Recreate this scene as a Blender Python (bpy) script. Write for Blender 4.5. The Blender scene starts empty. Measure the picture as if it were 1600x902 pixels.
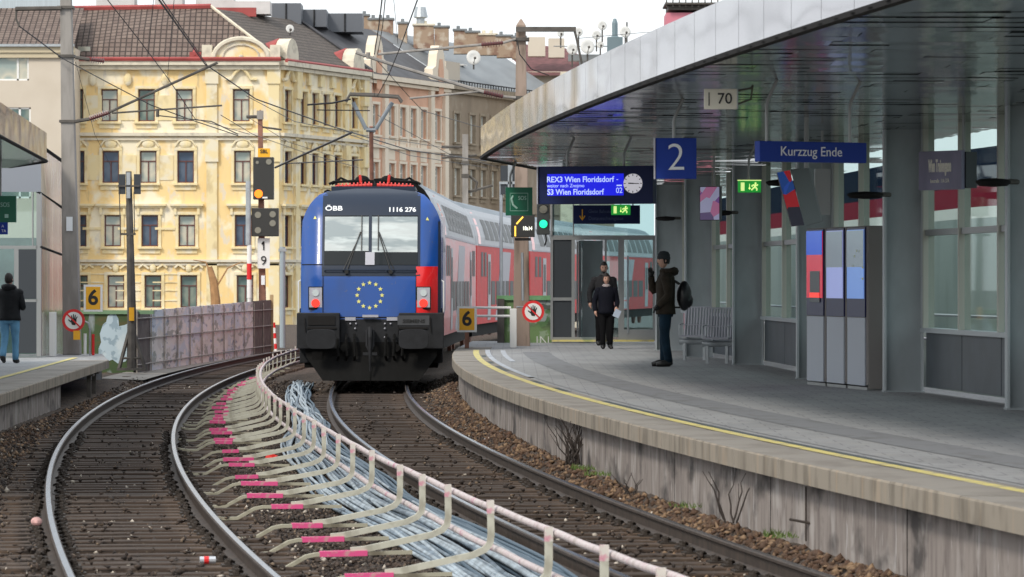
import bpy, bmesh, math, random
import numpy as np
from mathutils import Vector, Matrix
random.seed(7); RNG = np.random.default_rng(7)
PI = math.pi; R = math.radians
scene = bpy.context.scene
COL = scene.collection

# ------------------------------------------------------------------ camera, light, exposure
FPX = 6350.0; HOR = 437.0; CZ = 2.2          # focal length in photo pixels, horizon row, camera height above the rails
cam_d = bpy.data.cameras.new('camera'); cam = bpy.data.objects.new('camera', cam_d); COL.objects.link(cam)
cam.location = (0, 0, CZ); cam.rotation_euler = (R(90), 0, 0)
cam_d.lens = 36*FPX/1600; cam_d.sensor_width = 36; cam_d.shift_y = -14/1600
cam_d.clip_start = 0.5; cam_d.clip_end = 6000
scene.camera = cam
cam_d.dof.use_dof = True; cam_d.dof.focus_distance = 68; cam_d.dof.aperture_fstop = 8
SUN_EL, SUN_AZ = 42, 215                      # azimuth of the sun measured clockwise from +Y (behind the camera, left)
world = bpy.data.worlds.new('World'); scene.world = world; world.use_nodes = True
wn = world.node_tree; wn.nodes.clear()
wo = wn.nodes.new('ShaderNodeOutputWorld'); bg = wn.nodes.new('ShaderNodeBackground')
sky = wn.nodes.new('ShaderNodeTexSky'); sky.sky_type = 'NISHITA'; sky.sun_disc = False
sky.sun_elevation = R(SUN_EL); sky.sun_rotation = R(SUN_AZ); sky.dust_density = 4; sky.air_density = 1
tc = wn.nodes.new('ShaderNodeTexCoord'); nz = wn.nodes.new('ShaderNodeTexNoise'); nz.inputs['Scale'].default_value = 3
rmp = wn.nodes.new('ShaderNodeValToRGB'); rmp.color_ramp.elements[0].color = (7.6, 8.2, 8.7, 1); rmp.color_ramp.elements[1].color = (10.5, 10.8, 10.9, 1)
mixn = wn.nodes.new('ShaderNodeMixRGB'); mixn.inputs[0].default_value = .82
wn.links.new(tc.outputs['Generated'], nz.inputs['Vector']); wn.links.new(nz.outputs['Fac'], rmp.inputs['Fac'])
wn.links.new(sky.outputs['Color'], mixn.inputs[1]); wn.links.new(rmp.outputs['Color'], mixn.inputs[2])
wn.links.new(mixn.outputs[0], bg.inputs['Color']); bg.inputs['Strength'].default_value = .1
wn.links.new(bg.outputs[0], wo.inputs['Surface'])
sd = bpy.data.lights.new('sun', 'SUN'); sun = bpy.data.objects.new('sun', sd); COL.objects.link(sun)
sd.energy = 1.5; sd.angle = R(10); sd.color = (1, .93, .82)
az = R(SUN_AZ); sv = Vector((math.sin(az)*math.cos(R(SUN_EL)), math.cos(az)*math.cos(R(SUN_EL)), math.sin(R(SUN_EL))))
sun.rotation_euler = sv.to_track_quat('Z', 'Y').to_euler()
vs = scene.view_settings; vs.view_transform = 'Standard'; vs.look = 'None'; vs.gamma = 1; vs.exposure = 0.58
scene.cycles.max_bounces = 8; scene.cycles.transparent_max_bounces = 16

# ------------------------------------------------------------------ measuring helpers
def S(d): return FPX/d
def WX(px, d): return (px-800)*d/FPX
def WZ(py, d): return CZ+(HOR-py)*d/FPX
def P(px, py, d): return Vector((WX(px, d), d, WZ(py, d)))
def poly(c, d): return float(np.polyval(c, (d-60)/30))
def C1(d): return poly([-0.0232, 0.947, -2.3249, -1.6646], d) - .012*max(0, d-100)   # centre line of the train's track
def C2(d): return poly([-0.0309, 0.9716, -2.2544, -5.7438], d)                       # centre line of the left track
def EX(d): return poly([1.178, -1.988, -0.379], d)                                  # right platform edge
def YX(d): return poly([1.146, -2.069, 0.189], d)                                   # yellow line
def FX(d): return poly([.944, -1.832, -0.146], d)                                   # canopy edge
def GX(d): return poly([.719, -2.311, 4.537], d)                                    # glazed wall
def LE(d): return -7.55-.0365*(d-60)                                                # left platform edge
_BT = np.array([(20, 2.52), (24.3, 2.5), (28, 2.47), (35, 2.48), (40, 2.44), (48, 2.43), (54, 2.35), (60, 2.22), (66, 2.1), (75, 1.92), (85, 1.74), (92, 1.65), (105, 1.6)])
def BX(d): return C2(d)+float(sum(np.interp(d+q, _BT[:, 0], _BT[:, 1]) for q in (-3, -1, 1, 3))/4)   # barrier line
def XW(d): return float(np.interp(d, [18, 39.6, 46.8, 54.2, 61.3, 71.5, 78.5, 85.8, 96], [9, 6.9, 6.2, 5.48, 4.86, 4.42, 3.88, 3.62, 3.4]))   # glazing line behind the columns
def nrm(fn, d):                      # unit normal (towards +X) of a curve X=fn(d)
    s = (fn(d+.5)-fn(d-.5)); n = Vector((1, -s, 0)); return n.normalized()
ZP, ZL, ZC = .7, .5, 4.2             # right platform, left platform, canopy soffit

# ------------------------------------------------------------------ materials
MATS = {}
def mat(name, col, rough=.6, metal=0, emit=None, es=1, noise=None, bump=None, spec=None, ramp=None, scale=5, stretch=(1, 1, 1), detail=4, coat=0, alpha=None, dist=0, coords='Object'):
    if name in MATS: return MATS[name]
    m = bpy.data.materials.new(name); m.use_nodes = True; nt = m.node_tree; b = nt.nodes['Principled BSDF']
    b.inputs['Base Color'].default_value = (*col, 1); b.inputs['Roughness'].default_value = rough; b.inputs['Metallic'].default_value = metal
    if coat: b.inputs['Coat Weight'].default_value = coat; b.inputs['Coat Roughness'].default_value = .05
    if spec is not None: b.inputs['Specular IOR Level'].default_value = spec
    if emit: b.inputs['Emission Color'].default_value = (*emit, 1); b.inputs['Emission Strength'].default_value = es
    t = mp = None
    if noise or ramp or bump:
        t = nt.nodes.new('ShaderNodeTexCoord'); mp = nt.nodes.new('ShaderNodeMapping'); mp.inputs['Scale'].default_value = stretch
        nt.links.new(t.outputs[coords], mp.inputs['Vector'])
    if ramp:
        n = nt.nodes.new('ShaderNodeTexNoise'); n.inputs['Scale'].default_value = scale; n.inputs['Detail'].default_value = detail; n.inputs['Distortion'].default_value = dist
        r = nt.nodes.new('ShaderNodeValToRGB'); nt.links.new(mp.outputs[0], n.inputs['Vector']); nt.links.new(n.outputs['Fac'], r.inputs['Fac'])
        while len(r.color_ramp.elements) < len(ramp): r.color_ramp.elements.new(.5)
        for e, (p, c) in zip(r.color_ramp.elements, ramp): e.position = p; e.color = (*c, 1)
        nt.links.new(r.outputs[0], b.inputs['Base Color'])
    elif noise:
        n = nt.nodes.new('ShaderNodeTexNoise'); n.inputs['Scale'].default_value = scale; n.inputs['Detail'].default_value = detail; n.inputs['Distortion'].default_value = dist
        r = nt.nodes.new('ShaderNodeValToRGB'); nt.links.new(mp.outputs[0], n.inputs['Vector']); nt.links.new(n.outputs['Fac'], r.inputs['Fac'])
        r.color_ramp.elements[0].position = .3; r.color_ramp.elements[1].position = .7
        r.color_ramp.elements[0].color = (*[c*(1-noise) for c in col], 1); r.color_ramp.elements[1].color = (*[min(1, c*(1+noise)) for c in col], 1)
        nt.links.new(r.outputs[0], b.inputs['Base Color'])
    if bump:
        n2 = nt.nodes.new('ShaderNodeTexNoise'); n2.inputs['Scale'].default_value = bump[0]; n2.inputs['Detail'].default_value = bump[3] if len(bump) > 3 else 3
        bp = nt.nodes.new('ShaderNodeBump'); bp.inputs['Strength'].default_value = bump[1]; bp.inputs['Distance'].default_value = bump[2]
        nt.links.new(mp.outputs[0], n2.inputs['Vector']); nt.links.new(n2.outputs['Fac'], bp.inputs['Height']); nt.links.new(bp.outputs[0], b.inputs['Normal'])
    MATS[name] = m; return m
def layered(name, base, layers, rough=.8, bump=None):
    """base colour with several noise-masked stains: layers = [(colour, scale, stretch, lo, hi, strength)]"""
    m = mat(name, base, rough); nt = m.node_tree; b = nt.nodes['Principled BSDF']
    t = nt.nodes.new('ShaderNodeTexCoord'); last = None
    for (c, sc, st, lo, hi, k) in layers:
        mp = nt.nodes.new('ShaderNodeMapping'); mp.inputs['Scale'].default_value = st; mp.inputs['Location'].default_value = (sc, k*7, 3)
        n = nt.nodes.new('ShaderNodeTexNoise'); n.inputs['Scale'].default_value = sc; n.inputs['Detail'].default_value = 5
        mr = nt.nodes.new('ShaderNodeMapRange'); mr.inputs[1].default_value = lo; mr.inputs[2].default_value = hi; mr.inputs[4].default_value = k
        mx = nt.nodes.new('ShaderNodeMixRGB'); mx.inputs[2].default_value = (*c, 1)
        nt.links.new(t.outputs['Object'], mp.inputs[0]); nt.links.new(mp.outputs[0], n.inputs['Vector']); nt.links.new(n.outputs['Fac'], mr.inputs[0]); nt.links.new(mr.outputs[0], mx.inputs[0])
        if last: nt.links.new(last.outputs[0], mx.inputs[1])
        else: mx.inputs[1].default_value = (*base, 1)
        last = mx
    nt.links.new(last.outputs[0], b.inputs['Base Color'])
    if bump:
        n2 = nt.nodes.new('ShaderNodeTexNoise'); n2.inputs['Scale'].default_value = bump[0]; n2.inputs['Detail'].default_value = 4
        bp = nt.nodes.new('ShaderNodeBump'); bp.inputs['Strength'].default_value = bump[1]; bp.inputs['Distance'].default_value = bump[2]
        nt.links.new(t.outputs['Object'], n2.inputs['Vector']); nt.links.new(n2.outputs['Fac'], bp.inputs['Height']); nt.links.new(bp.outputs[0], b.inputs['Normal'])
    return m
def glassy(name, tint=(.8, .9, .88), refl=.25, rough=.02):
    m = bpy.data.materials.new(name); m.use_nodes = True; nt = m.node_tree; nt.nodes.clear()
    o = nt.nodes.new('ShaderNodeOutputMaterial'); tr = nt.nodes.new('ShaderNodeBsdfTransparent'); gl = nt.nodes.new('ShaderNodeBsdfGlossy'); mx = nt.nodes.new('ShaderNodeMixShader')
    fr = nt.nodes.new('ShaderNodeFresnel'); fr.inputs['IOR'].default_value = 1.5; ad = nt.nodes.new('ShaderNodeMath'); ad.operation = 'MULTIPLY_ADD'; ad.inputs[1].default_value = .12; ad.inputs[2].default_value = refl*.3
    tr.inputs[0].default_value = (*tint, 1); gl.inputs['Roughness'].default_value = rough
    nt.links.new(fr.outputs[0], ad.inputs[0]); nt.links.new(ad.outputs[0], mx.inputs[0]); nt.links.new(tr.outputs[0], mx.inputs[1]); nt.links.new(gl.outputs[0], mx.inputs[2]); nt.links.new(mx.outputs[0], o.inputs[0])
    MATS[name] = m; return m

M_BALLAST = layered('ballast', (.05, .036, .028), [((.12, .082, .055), 9, (1, 1, 1), .48, .62, .8), ((.03, .024, .02), 4, (1, 1, 1), .5, .68, .8), ((.22, .17, .13), 26, (1, 1, 1), .62, .7, .7)], .95, (22, 1, .03))
M_STONE = layered('stone', (.068, .048, .037), [((.026, .02, .018), 11, (1, 1, 1), .42, .55, .9), ((.2, .145, .1), 17, (1, 1, 1), .58, .65, .85), ((.5, .45, .38), 23, (1, 1, 1), .66, .7, .8)], .9)
M_SLEEPER = layered('sleeper_wood', (.056, .038, .028), [((.12, .08, .055), 2.2, (1, 1, 1), .5, .68, .8), ((.015, .011, .009), 8, (.3, 4, 4), .5, .66, .9), ((.2, .16, .12), 22, (1, 1, 1), .64, .7, .5)], .9, (14, .5, .01))
M_RAILTOP = mat('rail_running_surface', (.24, .26, .3), .25, 1, noise=.12, scale=3, stretch=(4, .3, 1))
M_RAIL = mat('rail_rust', (.05, .036, .028), .7, 0, noise=.4, scale=8)
M_IRON = mat('dark_iron', (.035, .026, .02), .75, .1)
M_PLAT = layered('platform_paving', (.33, .335, .345), [((.26, .265, .275), 1.1, (1, .35, 1), .45, .62, .7), ((.38, .37, .355), 3, (1, .5, 1), .55, .7, .5), ((.15, .15, .155), 7, (1, .4, 1), .62, .7, .6), ((.09, .09, .09), 13, (1, .35, 1), .7, .72, .7)], .75, (60, .3, .004))
_nt = M_PLAT.node_tree; _b = _nt.nodes['Principled BSDF']; _src = _b.inputs['Base Color'].links[0].from_socket; _tc = _nt.nodes.new('ShaderNodeTexCoord'); _br = _nt.nodes.new('ShaderNodeTexBrick'); _br.inputs['Scale'].default_value = 1; _br.inputs['Brick Width'].default_value = .4; _br.inputs['Row Height'].default_value = .4; _br.inputs['Mortar Size'].default_value = .008
_mx = _nt.nodes.new('ShaderNodeMixRGB'); _mx.blend_type = 'MULTIPLY'; _mx.inputs[0].default_value = 1; _br.inputs['Color1'].default_value = (1, 1, 1, 1); _br.inputs['Color2'].default_value = (.9, .9, .9, 1); _br.inputs['Mortar'].default_value = (.62, .62, .62, 1)
_nt.links.new(_tc.outputs['Object'], _br.inputs['Vector']); _nt.links.new(_src, _mx.inputs[1]); _nt.links.new(_br.outputs[0], _mx.inputs[2]); _nt.links.new(_mx.outputs[0], _b.inputs['Base Color'])
M_PLATDARK = layered('tactile_paving', (.21, .217, .232), [((.13, .128, .125), 5, (1, .4, 1), .5, .7, .6)], .75, (50, .5, .006))
M_EDGE = layered('platform_edge_concrete', (.27, .25, .225), [((.19, .17, .15), 2.2, (1, .5, 1), .45, .65, .7), ((.3, .27, .225), 6, (1, 1, 1), .55, .7, .5)], .85, (40, .3, .004))
M_EDGEF = layered('stained_edge_face', (.27, .235, .19), [((.12, .1, .075), 7, (1.2, .6, .2), .46, .66, .7), ((.36, .28, .2), 3, (2, 2, .2), .55, .7, .6)], .9, (40, .3, .005))
M_WALLC = layered('streaked_concrete', (.27, .235, .215), [((.15, .125, .115), 5, (1.6, 1.6, .2), .44, .66, .7), ((.42, .39, .37), 4, (2, 1, .4), .5, .66, .7), ((.035, .03, .03), 1.5, (1.5, .8, 1.4), .53, .66, .85), ((.5, .48, .47), 12, (2, 1, .2), .64, .7, .6), ((.08, .06, .05), 14, (2, 1, .25), .58, .68, .5)], .9, (25, .2, .006))
M_YLINE = layered('yellow_line_paint', (.66, .57, .2), [((.4, .36, .24), 4, (1, 1, 1), .5, .62, .8), ((.25, .24, .21), 16, (1, 1, 1), .6, .68, .7)], .7)
M_PALELINE = mat('worn_pale_paint', (.42, .45, .5), .6, noise=.35, scale=6)
M_CONC = layered('mast_concrete', (.3, .28, .26), [((.2, .185, .17), 3, (2, 2, .4), .45, .65, .7)], .85)
M_BROWNC = layered('brown_concrete', (.32, .245, .2), [((.16, .12, .09), 3, (2, 2, .4), .45, .65, .8)], .85)
M_GALV = mat('galvanised_steel', (.42, .45, .47), .45, .6, noise=.15, scale=4)
M_RUSTY = mat('rust_red_paint', (.24, .11, .075), .7, noise=.3, scale=5)
M_DKSTEEL = mat('weathered_dark_steel', (.1, .09, .08), .7, .3, noise=.3, scale=4)
M_COLUMN = mat('grey_column_paint', (.36, .4, .42), .5, .1, noise=.14, scale=3, stretch=(1, 1, .4))
M_COLEDGE = mat('column_flange_paint', (.46, .5, .52), .4, .2)
M_SOFFIT = mat('polished_soffit_panels', (.25, .258, .272), .13, 1, bump=(3, .1, .04, 1), stretch=(1.5, .6, 1))
M_FASCIA = mat('polished_fascia_panels', (.3, .285, .315), .1, 1, bump=(.8, .2, .12, 0), stretch=(1, 1, 2.2))
M_DARKTRIM = mat('dark_trim', (.018, .017, .017), .9, spec=.2)
M_ALU = mat('aluminium_frame', (.33, .34, .34), .4, .5)
M_CREAMALU = mat('pale_mullion', (.5, .5, .44), .5, .1)
M_DKPANEL = mat('dark_panel', (.035, .042, .05), .5)
M_GREYPANEL = mat('slate_grey_panel', (.075, .09, .105), .5, noise=.15, scale=2)
M_GLASS = glassy('window_glass', (.8, .88, .87), .12); M_GLASSD = glassy('lobby_glass', (.72, .85, .85), .3)
M_SIGNBLUE = mat('sign_blue', (.008, .04, .3), .5, spec=.3)
M_SIGNDK = mat('display_navy', (.004, .012, .07), .5, spec=.25)
M_SCREEN = mat('lit_blue_display', (0, 0, .3), .5, emit=(.005, .01, .9), es=.5)
M_LCD = mat('lit_display_letters', (.5, .6, .9), .5, emit=(.5, .62, 1), es=.5)
M_WHITE = mat('white_paint', (.78, .78, .76), .5)
M_WHITEG = mat('grey_white_lettering', (.8, .83, .86), .5)
M_BLACK = mat('black_paint', (.012, .012, .012), .5)
M_YEL = mat('amber_sign_yellow', (.85, .42, .015), .5)
M_RED = mat('sign_red', (.68, .02, .02), .45)
M_GREENS = mat('sos_green', (.005, .12, .065), .35)
M_SGREENL = mat('green_lettering', (.35, .55, .48), .5)
M_EXITG = mat('exit_sign_green', (.02, .3, .05), .4, emit=(.02, .45, .05), es=.3)
M_EXITW = mat('exit_sign_glow', (.8, .9, .4), .4, emit=(.7, .9, .3), es=.6)
M_GLAMP = mat('green_signal_light', (.05, .9, .6), .3, emit=(.0, .7, .3), es=.8)
M_OLAMP = mat('orange_signal_light', (.9, .3, .02), .3, emit=(1, .1, .003), es=1.1)
M_LAMPOFF = mat('unlit_signal_lens', (.22, .21, .17), .25)
M_YELLAMP = mat('indicator_yellow_light', (.9, .6, .1), .3, emit=(1, .5, .05), es=.8)
M_PINK = layered('pink_marking_tape', (.68, .08, .24), [((.5, .3, .28), 9, (1, 1, 1), .56, .64, .8)], .7)
M_STRIP = layered('fibreglass_strip', (.5, .49, .41), [((.3, .28, .22), 7, (1, 1, 1), .5, .65, .7)], .7)
M_PIPE = layered('pink_stained_pipe', (.55, .5, .49), [((.45, .12, .22), 4, (1, 1, 1), .62, .67, .8), ((.42, .24, .28), 9, (1, 6, 1), .5, .56, .5), ((.3, .25, .22), 8, (1, 1, 1), .52, .68, .7)], .55)
M_CABLE = [mat('grey_cable_a', (.16, .205, .25), .7, noise=.4, scale=5), mat('grey_cable_b', (.32, .375, .42), .7, noise=.35, scale=4), mat('slate_cable', (.06, .1, .14), .6)]
# train
M_BLUE = layered('train_blue', (.003, .065, .31), [((.015, .055, .2), 2.2, (1, 1, .5), .5, .7, .5), ((.1, .1, .11), 16, (1, 1, 1), .66, .72, .5)], .3)
M_BLUE.node_tree.nodes['Principled BSDF'].inputs['Coat Weight'].default_value = .3
M_TGREY = mat('train_dark_grey', (.018, .028, .05), .5, spec=.3)
M_TRED = mat('train_red', (.75, .012, .015), .28, coat=.5)
M_BUF = mat('buffer_beam_grey', (.019, .02, .023), .75, spec=.3, noise=.25, scale=5)
M_UNDER = mat('underframe_black', (.005, .005, .005), .8, spec=.2, noise=.3, scale=6)
M_WIND = mat('windscreen', (.006, .009, .011), .08, 0, spec=.4)
M_SKYREFL = layered('sun_blind', (.5, .54, .54), [((.22, .27, .29), 1.3, (.5, 1, 2.6), .48, .6, .75), ((.6, .66, .66), 2, (.6, 1, 3), .55, .65, .7)], .15)
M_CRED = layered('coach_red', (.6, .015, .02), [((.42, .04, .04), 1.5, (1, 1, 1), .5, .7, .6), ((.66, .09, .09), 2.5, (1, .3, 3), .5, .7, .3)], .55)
M_CWHITE = mat('coach_white', (.42, .44, .47), .5, noise=.08, scale=2)
M_CROOF = mat('coach_roof_grey', (.2, .235, .27), .6, noise=.15, scale=1, stretch=(1, .2, 1))
M_CGREY = mat('coach_light_grey', (.4, .4, .45), .5)
M_TGLASS = mat('coach_tinted_glass', (.012, .018, .022), .4, spec=.2)
M_PANTO = mat('pantograph_grey', (.22, .25, .28), .5, .1)
M_INSRED = mat('red_insulator', (.6, .03, .02), .35)
M_INSBR = mat('brown_insulator', (.13, .035, .035), .25)
M_STAR = mat('star_yellow', (.75, .72, .22), .5)
M_LENSW = mat('clear_headlight_lens', (.55, .6, .6), .1, .3); M_LENSR = mat('lit_tail_light', (.8, .05, .03), .2, emit=(1, .02, .01), es=.6)
# buildings
M_PLASTER = layered('yellow_plaster', (.83, .62, .3), [((.86, .8, .64), .5, (1, 1, 1), .5, .57, .85), ((.5, .44, .33), 1.1, (2.5, 2.5, .35), .6, .72, .35), ((.78, .52, .2), .9, (1, 1, .5), .58, .7, .5), ((.66, .62, .55), 1.6, (1, 1, .5), .58, .64, .7), ((.3, .26, .2), 2.2, (1.5, 1.5, .3), .64, .74, .5)], .9)
M_STUCCO = layered('weathered_stucco_trim', (.78, .65, .38), [((.5, .38, .2), 1.6, (1, 1, .6), .54, .68, .6), ((.76, .7, .56), 1.2, (1, 1, 1), .5, .62, .8)], .9)
M_CORNICE = layered('pale_cornice', (.68, .62, .5), [((.4, .36, .3), 2, (1, 1, 1), .5, .7, .7)], .9)
M_BEIGE = layered('beige_render', (.6, .53, .44), [((.54, .47, .38), .5, (1, 1, 1), .45, .65, .6)], .9)
M_PINKP = layered('salmon_plaster', (.7, .42, .29), [((.5, .28, .19), .7, (1, 1, 1), .5, .65, .6)], .9)
M_PALEP = layered('pale_pilaster_plaster', (.78, .68, .55), [((.64, .55, .43), 1, (1, 1, .4), .5, .65, .6)], .9)
M_BROWNP = layered('grey_brown_plaster', (.34, .27, .2), [((.24, .19, .14), .8, (1, 1, .4), .45, .65, .7), ((.38, .32, .25), 1.3, (1, 1, 1), .58, .68, .6)], .9)
M_WINFR = mat('brown_window_frame', (.11, .035, .03), .5); M_WINFRW = mat('white_window_frame', (.78, .78, .74), .5)
def panes(name, a, b_):
    return mat(name, a, .12, .15, ramp=[(.35, a), (.5, b_), (.65, a)], scale=.9, detail=1, coords='Object', stretch=(1, 1, 1))
M_PANE1 = panes('curtained_pane', (.3, .36, .34), (.55, .52, .42)); M_PANE2 = panes('dark_blue_pane', (.04, .07, .12), (.09, .12, .17)); M_PANE3 = panes('green_tinted_pane', (.1, .16, .15), (.22, .26, .22))
def tiles(name, c1, c2, sx, sz):
    m = mat(name, c1, .8); nt = m.node_tree; b = nt.nodes['Principled BSDF']
    t = nt.nodes.new('ShaderNodeTexCoord'); mp = nt.nodes.new('ShaderNodeMapping'); br = nt.nodes.new('ShaderNodeTexBrick')
    mp.inputs['Scale'].default_value = (1, 1, 1); nt.links.new(t.outputs['UV'], mp.inputs[0]); nt.links.new(mp.outputs[0], br.inputs['Vector'])
    br.offset = 0; br.inputs['Scale'].default_value = 1; br.inputs['Brick Width'].default_value = sx; br.inputs['Row Height'].default_value = sz; br.inputs['Mortar Size'].default_value = .045; br.inputs['Mortar Smooth'].default_value = .6
    br.inputs['Color1'].default_value = (*c1, 1); br.inputs['Color2'].default_value = (*c2, 1); br.inputs['Mortar'].default_value = (*[c*.35 for c in c1], 1)
    nt.links.new(br.outputs[0], b.inputs['Base Color']); bp = nt.nodes.new('ShaderNodeBump'); bp.inputs['Distance'].default_value = .05; bp.invert = True
    nt.links.new(br.outputs['Fac'], bp.inputs['Height']); nt.links.new(bp.outputs[0], b.inputs['Normal']); return m
M_TILE = tiles('brown_roof_tiles', (.14, .1, .085), (.2, .15, .125), .34, .38); M_TILE2 = tiles('dark_roof_tiles', (.1, .08, .07), (.14, .115, .095), .3, .4)
M_SLATE = mat('dark_slate_roof', (.055, .055, .062), .6, noise=.3, scale=1); M_TIN = mat('grey_metal_roof', (.2, .215, .225), .5, .2, noise=.2, scale=.6, stretch=(1, .3, 1))
M_MAROON = mat('maroon_tile_roof', (.14, .055, .055), .8, noise=.3, scale=2); M_FLASH = mat('red_roof_flashing', (.33, .06, .055), .6, noise=.2, scale=1)
M_CHIM = layered('chimney_brick', (.33, .24, .17), [((.2, .11, .08), 1.2, (1, 1, 1), .5, .6, .8), ((.5, .44, .36), 1.5, (1, 1, 1), .55, .65, .7)], .9)
M_WALLW = mat('white_firewall', (.6, .58, .57), .9, noise=.1, scale=1)
M_DISH = mat('dish_white', (.68, .68, .66), .5)

# ------------------------------------------------------------------ mesh helpers
class MB:
    def __init__(s): s.v = []; s.f = []; s.m = []; s.uv = {}
    def add(s, vs_, fs, mi=0):
        o = len(s.v); s.v += [tuple(v) for v in vs_]; s.f += [tuple(o+i for i in f) for f in fs]; s.m += [mi]*len(fs); return s
    def box(s, c, size, mi=0, rz=0, M=None):
        x, y, z = [k/2 for k in size]; V = [Vector((a*x, b*y, e*z)) for a in (-1, 1) for b in (-1, 1) for e in (-1, 1)]
        if rz: rm = Matrix.Rotation(rz, 3, 'Z'); V = [rm@v for v in V]
        V = [v+Vector(c) for v in V]
        if M: V = [M@v for v in V]
        return s.add(V, [(0, 1, 3, 2), (4, 6, 7, 5), (0, 4, 5, 1), (2, 3, 7, 6), (0, 2, 6, 4), (1, 5, 7, 3)], mi)
    def box2(s, a, b, mi=0): return s.box([(i+j)/2 for i, j in zip(a, b)], [abs(i-j) for i, j in zip(a, b)], mi)
    def quad(s, a, b, c, d, mi=0): return s.add([a, b, c, d], [(0, 1, 2, 3)], mi)
    def tube(s, pts, r, n=6, mi=0, cap=True):
        pts = [Vector(p) for p in pts]; rs = r if isinstance(r, (list, tuple)) else [r]*len(pts); rings = []; ref = None
        for i, p in enumerate(pts):
            t = (pts[min(i+1, len(pts)-1)]-pts[max(i-1, 0)]).normalized()
            if ref is None: ref = Vector((0, 0, 1)) if abs(t.z) < .9 else Vector((1, 0, 0))
            a = (ref-t*ref.dot(t)).normalized(); ref = a; b = t.cross(a)
            rings.append([p+(a*math.cos(2*PI*k/n)+b*math.sin(2*PI*k/n))*rs[i] for k in range(n)])
        V = [v for rg in rings for v in rg]; F = [(i*n+k, i*n+(k+1) % n, (i+1)*n+(k+1) % n, (i+1)*n+k) for i in range(len(pts)-1) for k in range(n)]
        if cap: F += [tuple(range(n-1, -1, -1)), tuple((len(pts)-1)*n+k for k in range(n))]
        return s.add(V, F, mi)
    def cyl(s, a, b, r, n=12, mi=0): return s.tube([a, b], r, n, mi)
    def prism(s, pts, vec, mi=0):
        n = len(pts); vec = Vector(vec); V = [Vector(p) for p in pts]+[Vector(p)+vec for p in pts]
        return s.add(V, [tuple(range(n)), tuple(range(2*n-1, n-1, -1))]+[(i, i+n, (i+1) % n+n, (i+1) % n) for i in range(n)], mi)
    def disc(s, c, r, nrm_=(0, -1, 0), th=.02, n=20, mi=0):
        c = Vector(c); k = Vector(nrm_).normalized(); return s.tube([c, c+k*th], r, n, mi)
    def ball(s, c, r, mi=0, nu=10, nv=7, sc=(1, 1, 1)):
        V = [Vector(c)+Vector((r*sc[0]*math.sin(PI*j/nv)*math.cos(2*PI*i/nu), r*sc[1]*math.sin(PI*j/nv)*math.sin(2*PI*i/nu), r*sc[2]*math.cos(PI*j/nv))) for j in range(nv+1) for i in range(nu)]
        return s.add(V, [(j*nu+i, (j+1)*nu+i, (j+1)*nu+(i+1) % nu, j*nu+(i+1) % nu) for j in range(nv) for i in range(nu)], mi)
    def lathe(s, c, prof, n=14, mi=0):
        V = [Vector(c)+Vector((r*math.cos(2*PI*k/n), r*math.sin(2*PI*k/n), z)) for r, z in prof for k in range(n)]
        m_ = len(prof); F = [(i*n+k, i*n+(k+1) % n, (i+1)*n+(k+1) % n, (i+1)*n+k) for i in range(m_-1) for k in range(n)]+[tuple(range(n-1, -1, -1)), tuple((m_-1)*n+k for k in range(n))]
        return s.add(V, F, mi)
    def mesh(s, name, mats):
        me = bpy.data.meshes.new(name); me.from_pydata(s.v, [], s.f)
        if not isinstance(mats, (list, tuple)): mats = [mats]
        for m in mats: me.materials.append(m)
        if any(s.m): me.polygons.foreach_set('material_index', s.m)
        me.update(); return me
    def build(s, name, mats, parent=None, smooth=False, bevel=0, **kw):
        me = s.mesh(name, mats)
        bm = bmesh.new(); bm.from_mesh(me); bmesh.ops.recalc_face_normals(bm, faces=bm.faces); bm.to_mesh(me); bm.free()
        if smooth: me.polygons.foreach_set('use_smooth', [True]*len(me.polygons))
        o = bpy.data.objects.new(name, me); COL.objects.link(o)
        if parent: o.parent = parent
        if bevel:
            md = o.modifiers.new('bevel', 'BEVEL'); md.width = bevel; md.segments = 2; md.limit_method = 'ANGLE'; md.angle_limit = R(40)
        tag(o, **kw); return o
def tag(o, label=None, cat=None, group=None, kind=None):
    for k, v in (('label', label), ('category', cat), ('group', group), ('kind', kind)):
        if v: o[k] = v
    return o
def empty(name, loc=(0, 0, 0), rz=0, **kw):
    o = bpy.data.objects.new(name, None); COL.objects.link(o); o.location = loc; o.rotation_euler = (0, 0, rz); o.empty_display_size = .2; return tag(o, **kw)
def copy_tree(o, parent=None):
    c = o.copy(); COL.objects.link(c)
    if parent: c.parent = parent
    for ch in list(o.children): copy_tree(ch, c)
    return c
def text_mesh(body, size, align='CENTER', extrude=.002, sx=1.0, bold=0):
    cu = bpy.data.curves.new('lettering', 'FONT'); cu.body = body; cu.size = size; cu.align_x = align; cu.align_y = 'CENTER'; cu.extrude = extrude; cu.offset = bold; cu.resolution_u = 4
    o = bpy.data.objects.new('lettering', cu); COL.objects.link(o); bpy.context.view_layer.update()
    me = bpy.data.meshes.new_from_object(o.evaluated_get(bpy.context.evaluated_depsgraph_get())); bpy.data.objects.remove(o)
    for v in me.vertices: v.co = (v.co.x*sx, -v.co.z, v.co.y)         # standing up, facing -Y
    return me
def text(body, size, loc, material, parent, align='CENTER', rz=0, sx=1.0, bold=0, name='lettering'):
    me = text_mesh(body, size, align, sx=sx, bold=bold); me.materials.clear(); me.materials.append(material)
    o = bpy.data.objects.new(name, me); COL.objects.link(o); o.parent = parent; o.location = loc; o.rotation_euler = (0, 0, rz); return o
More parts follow.
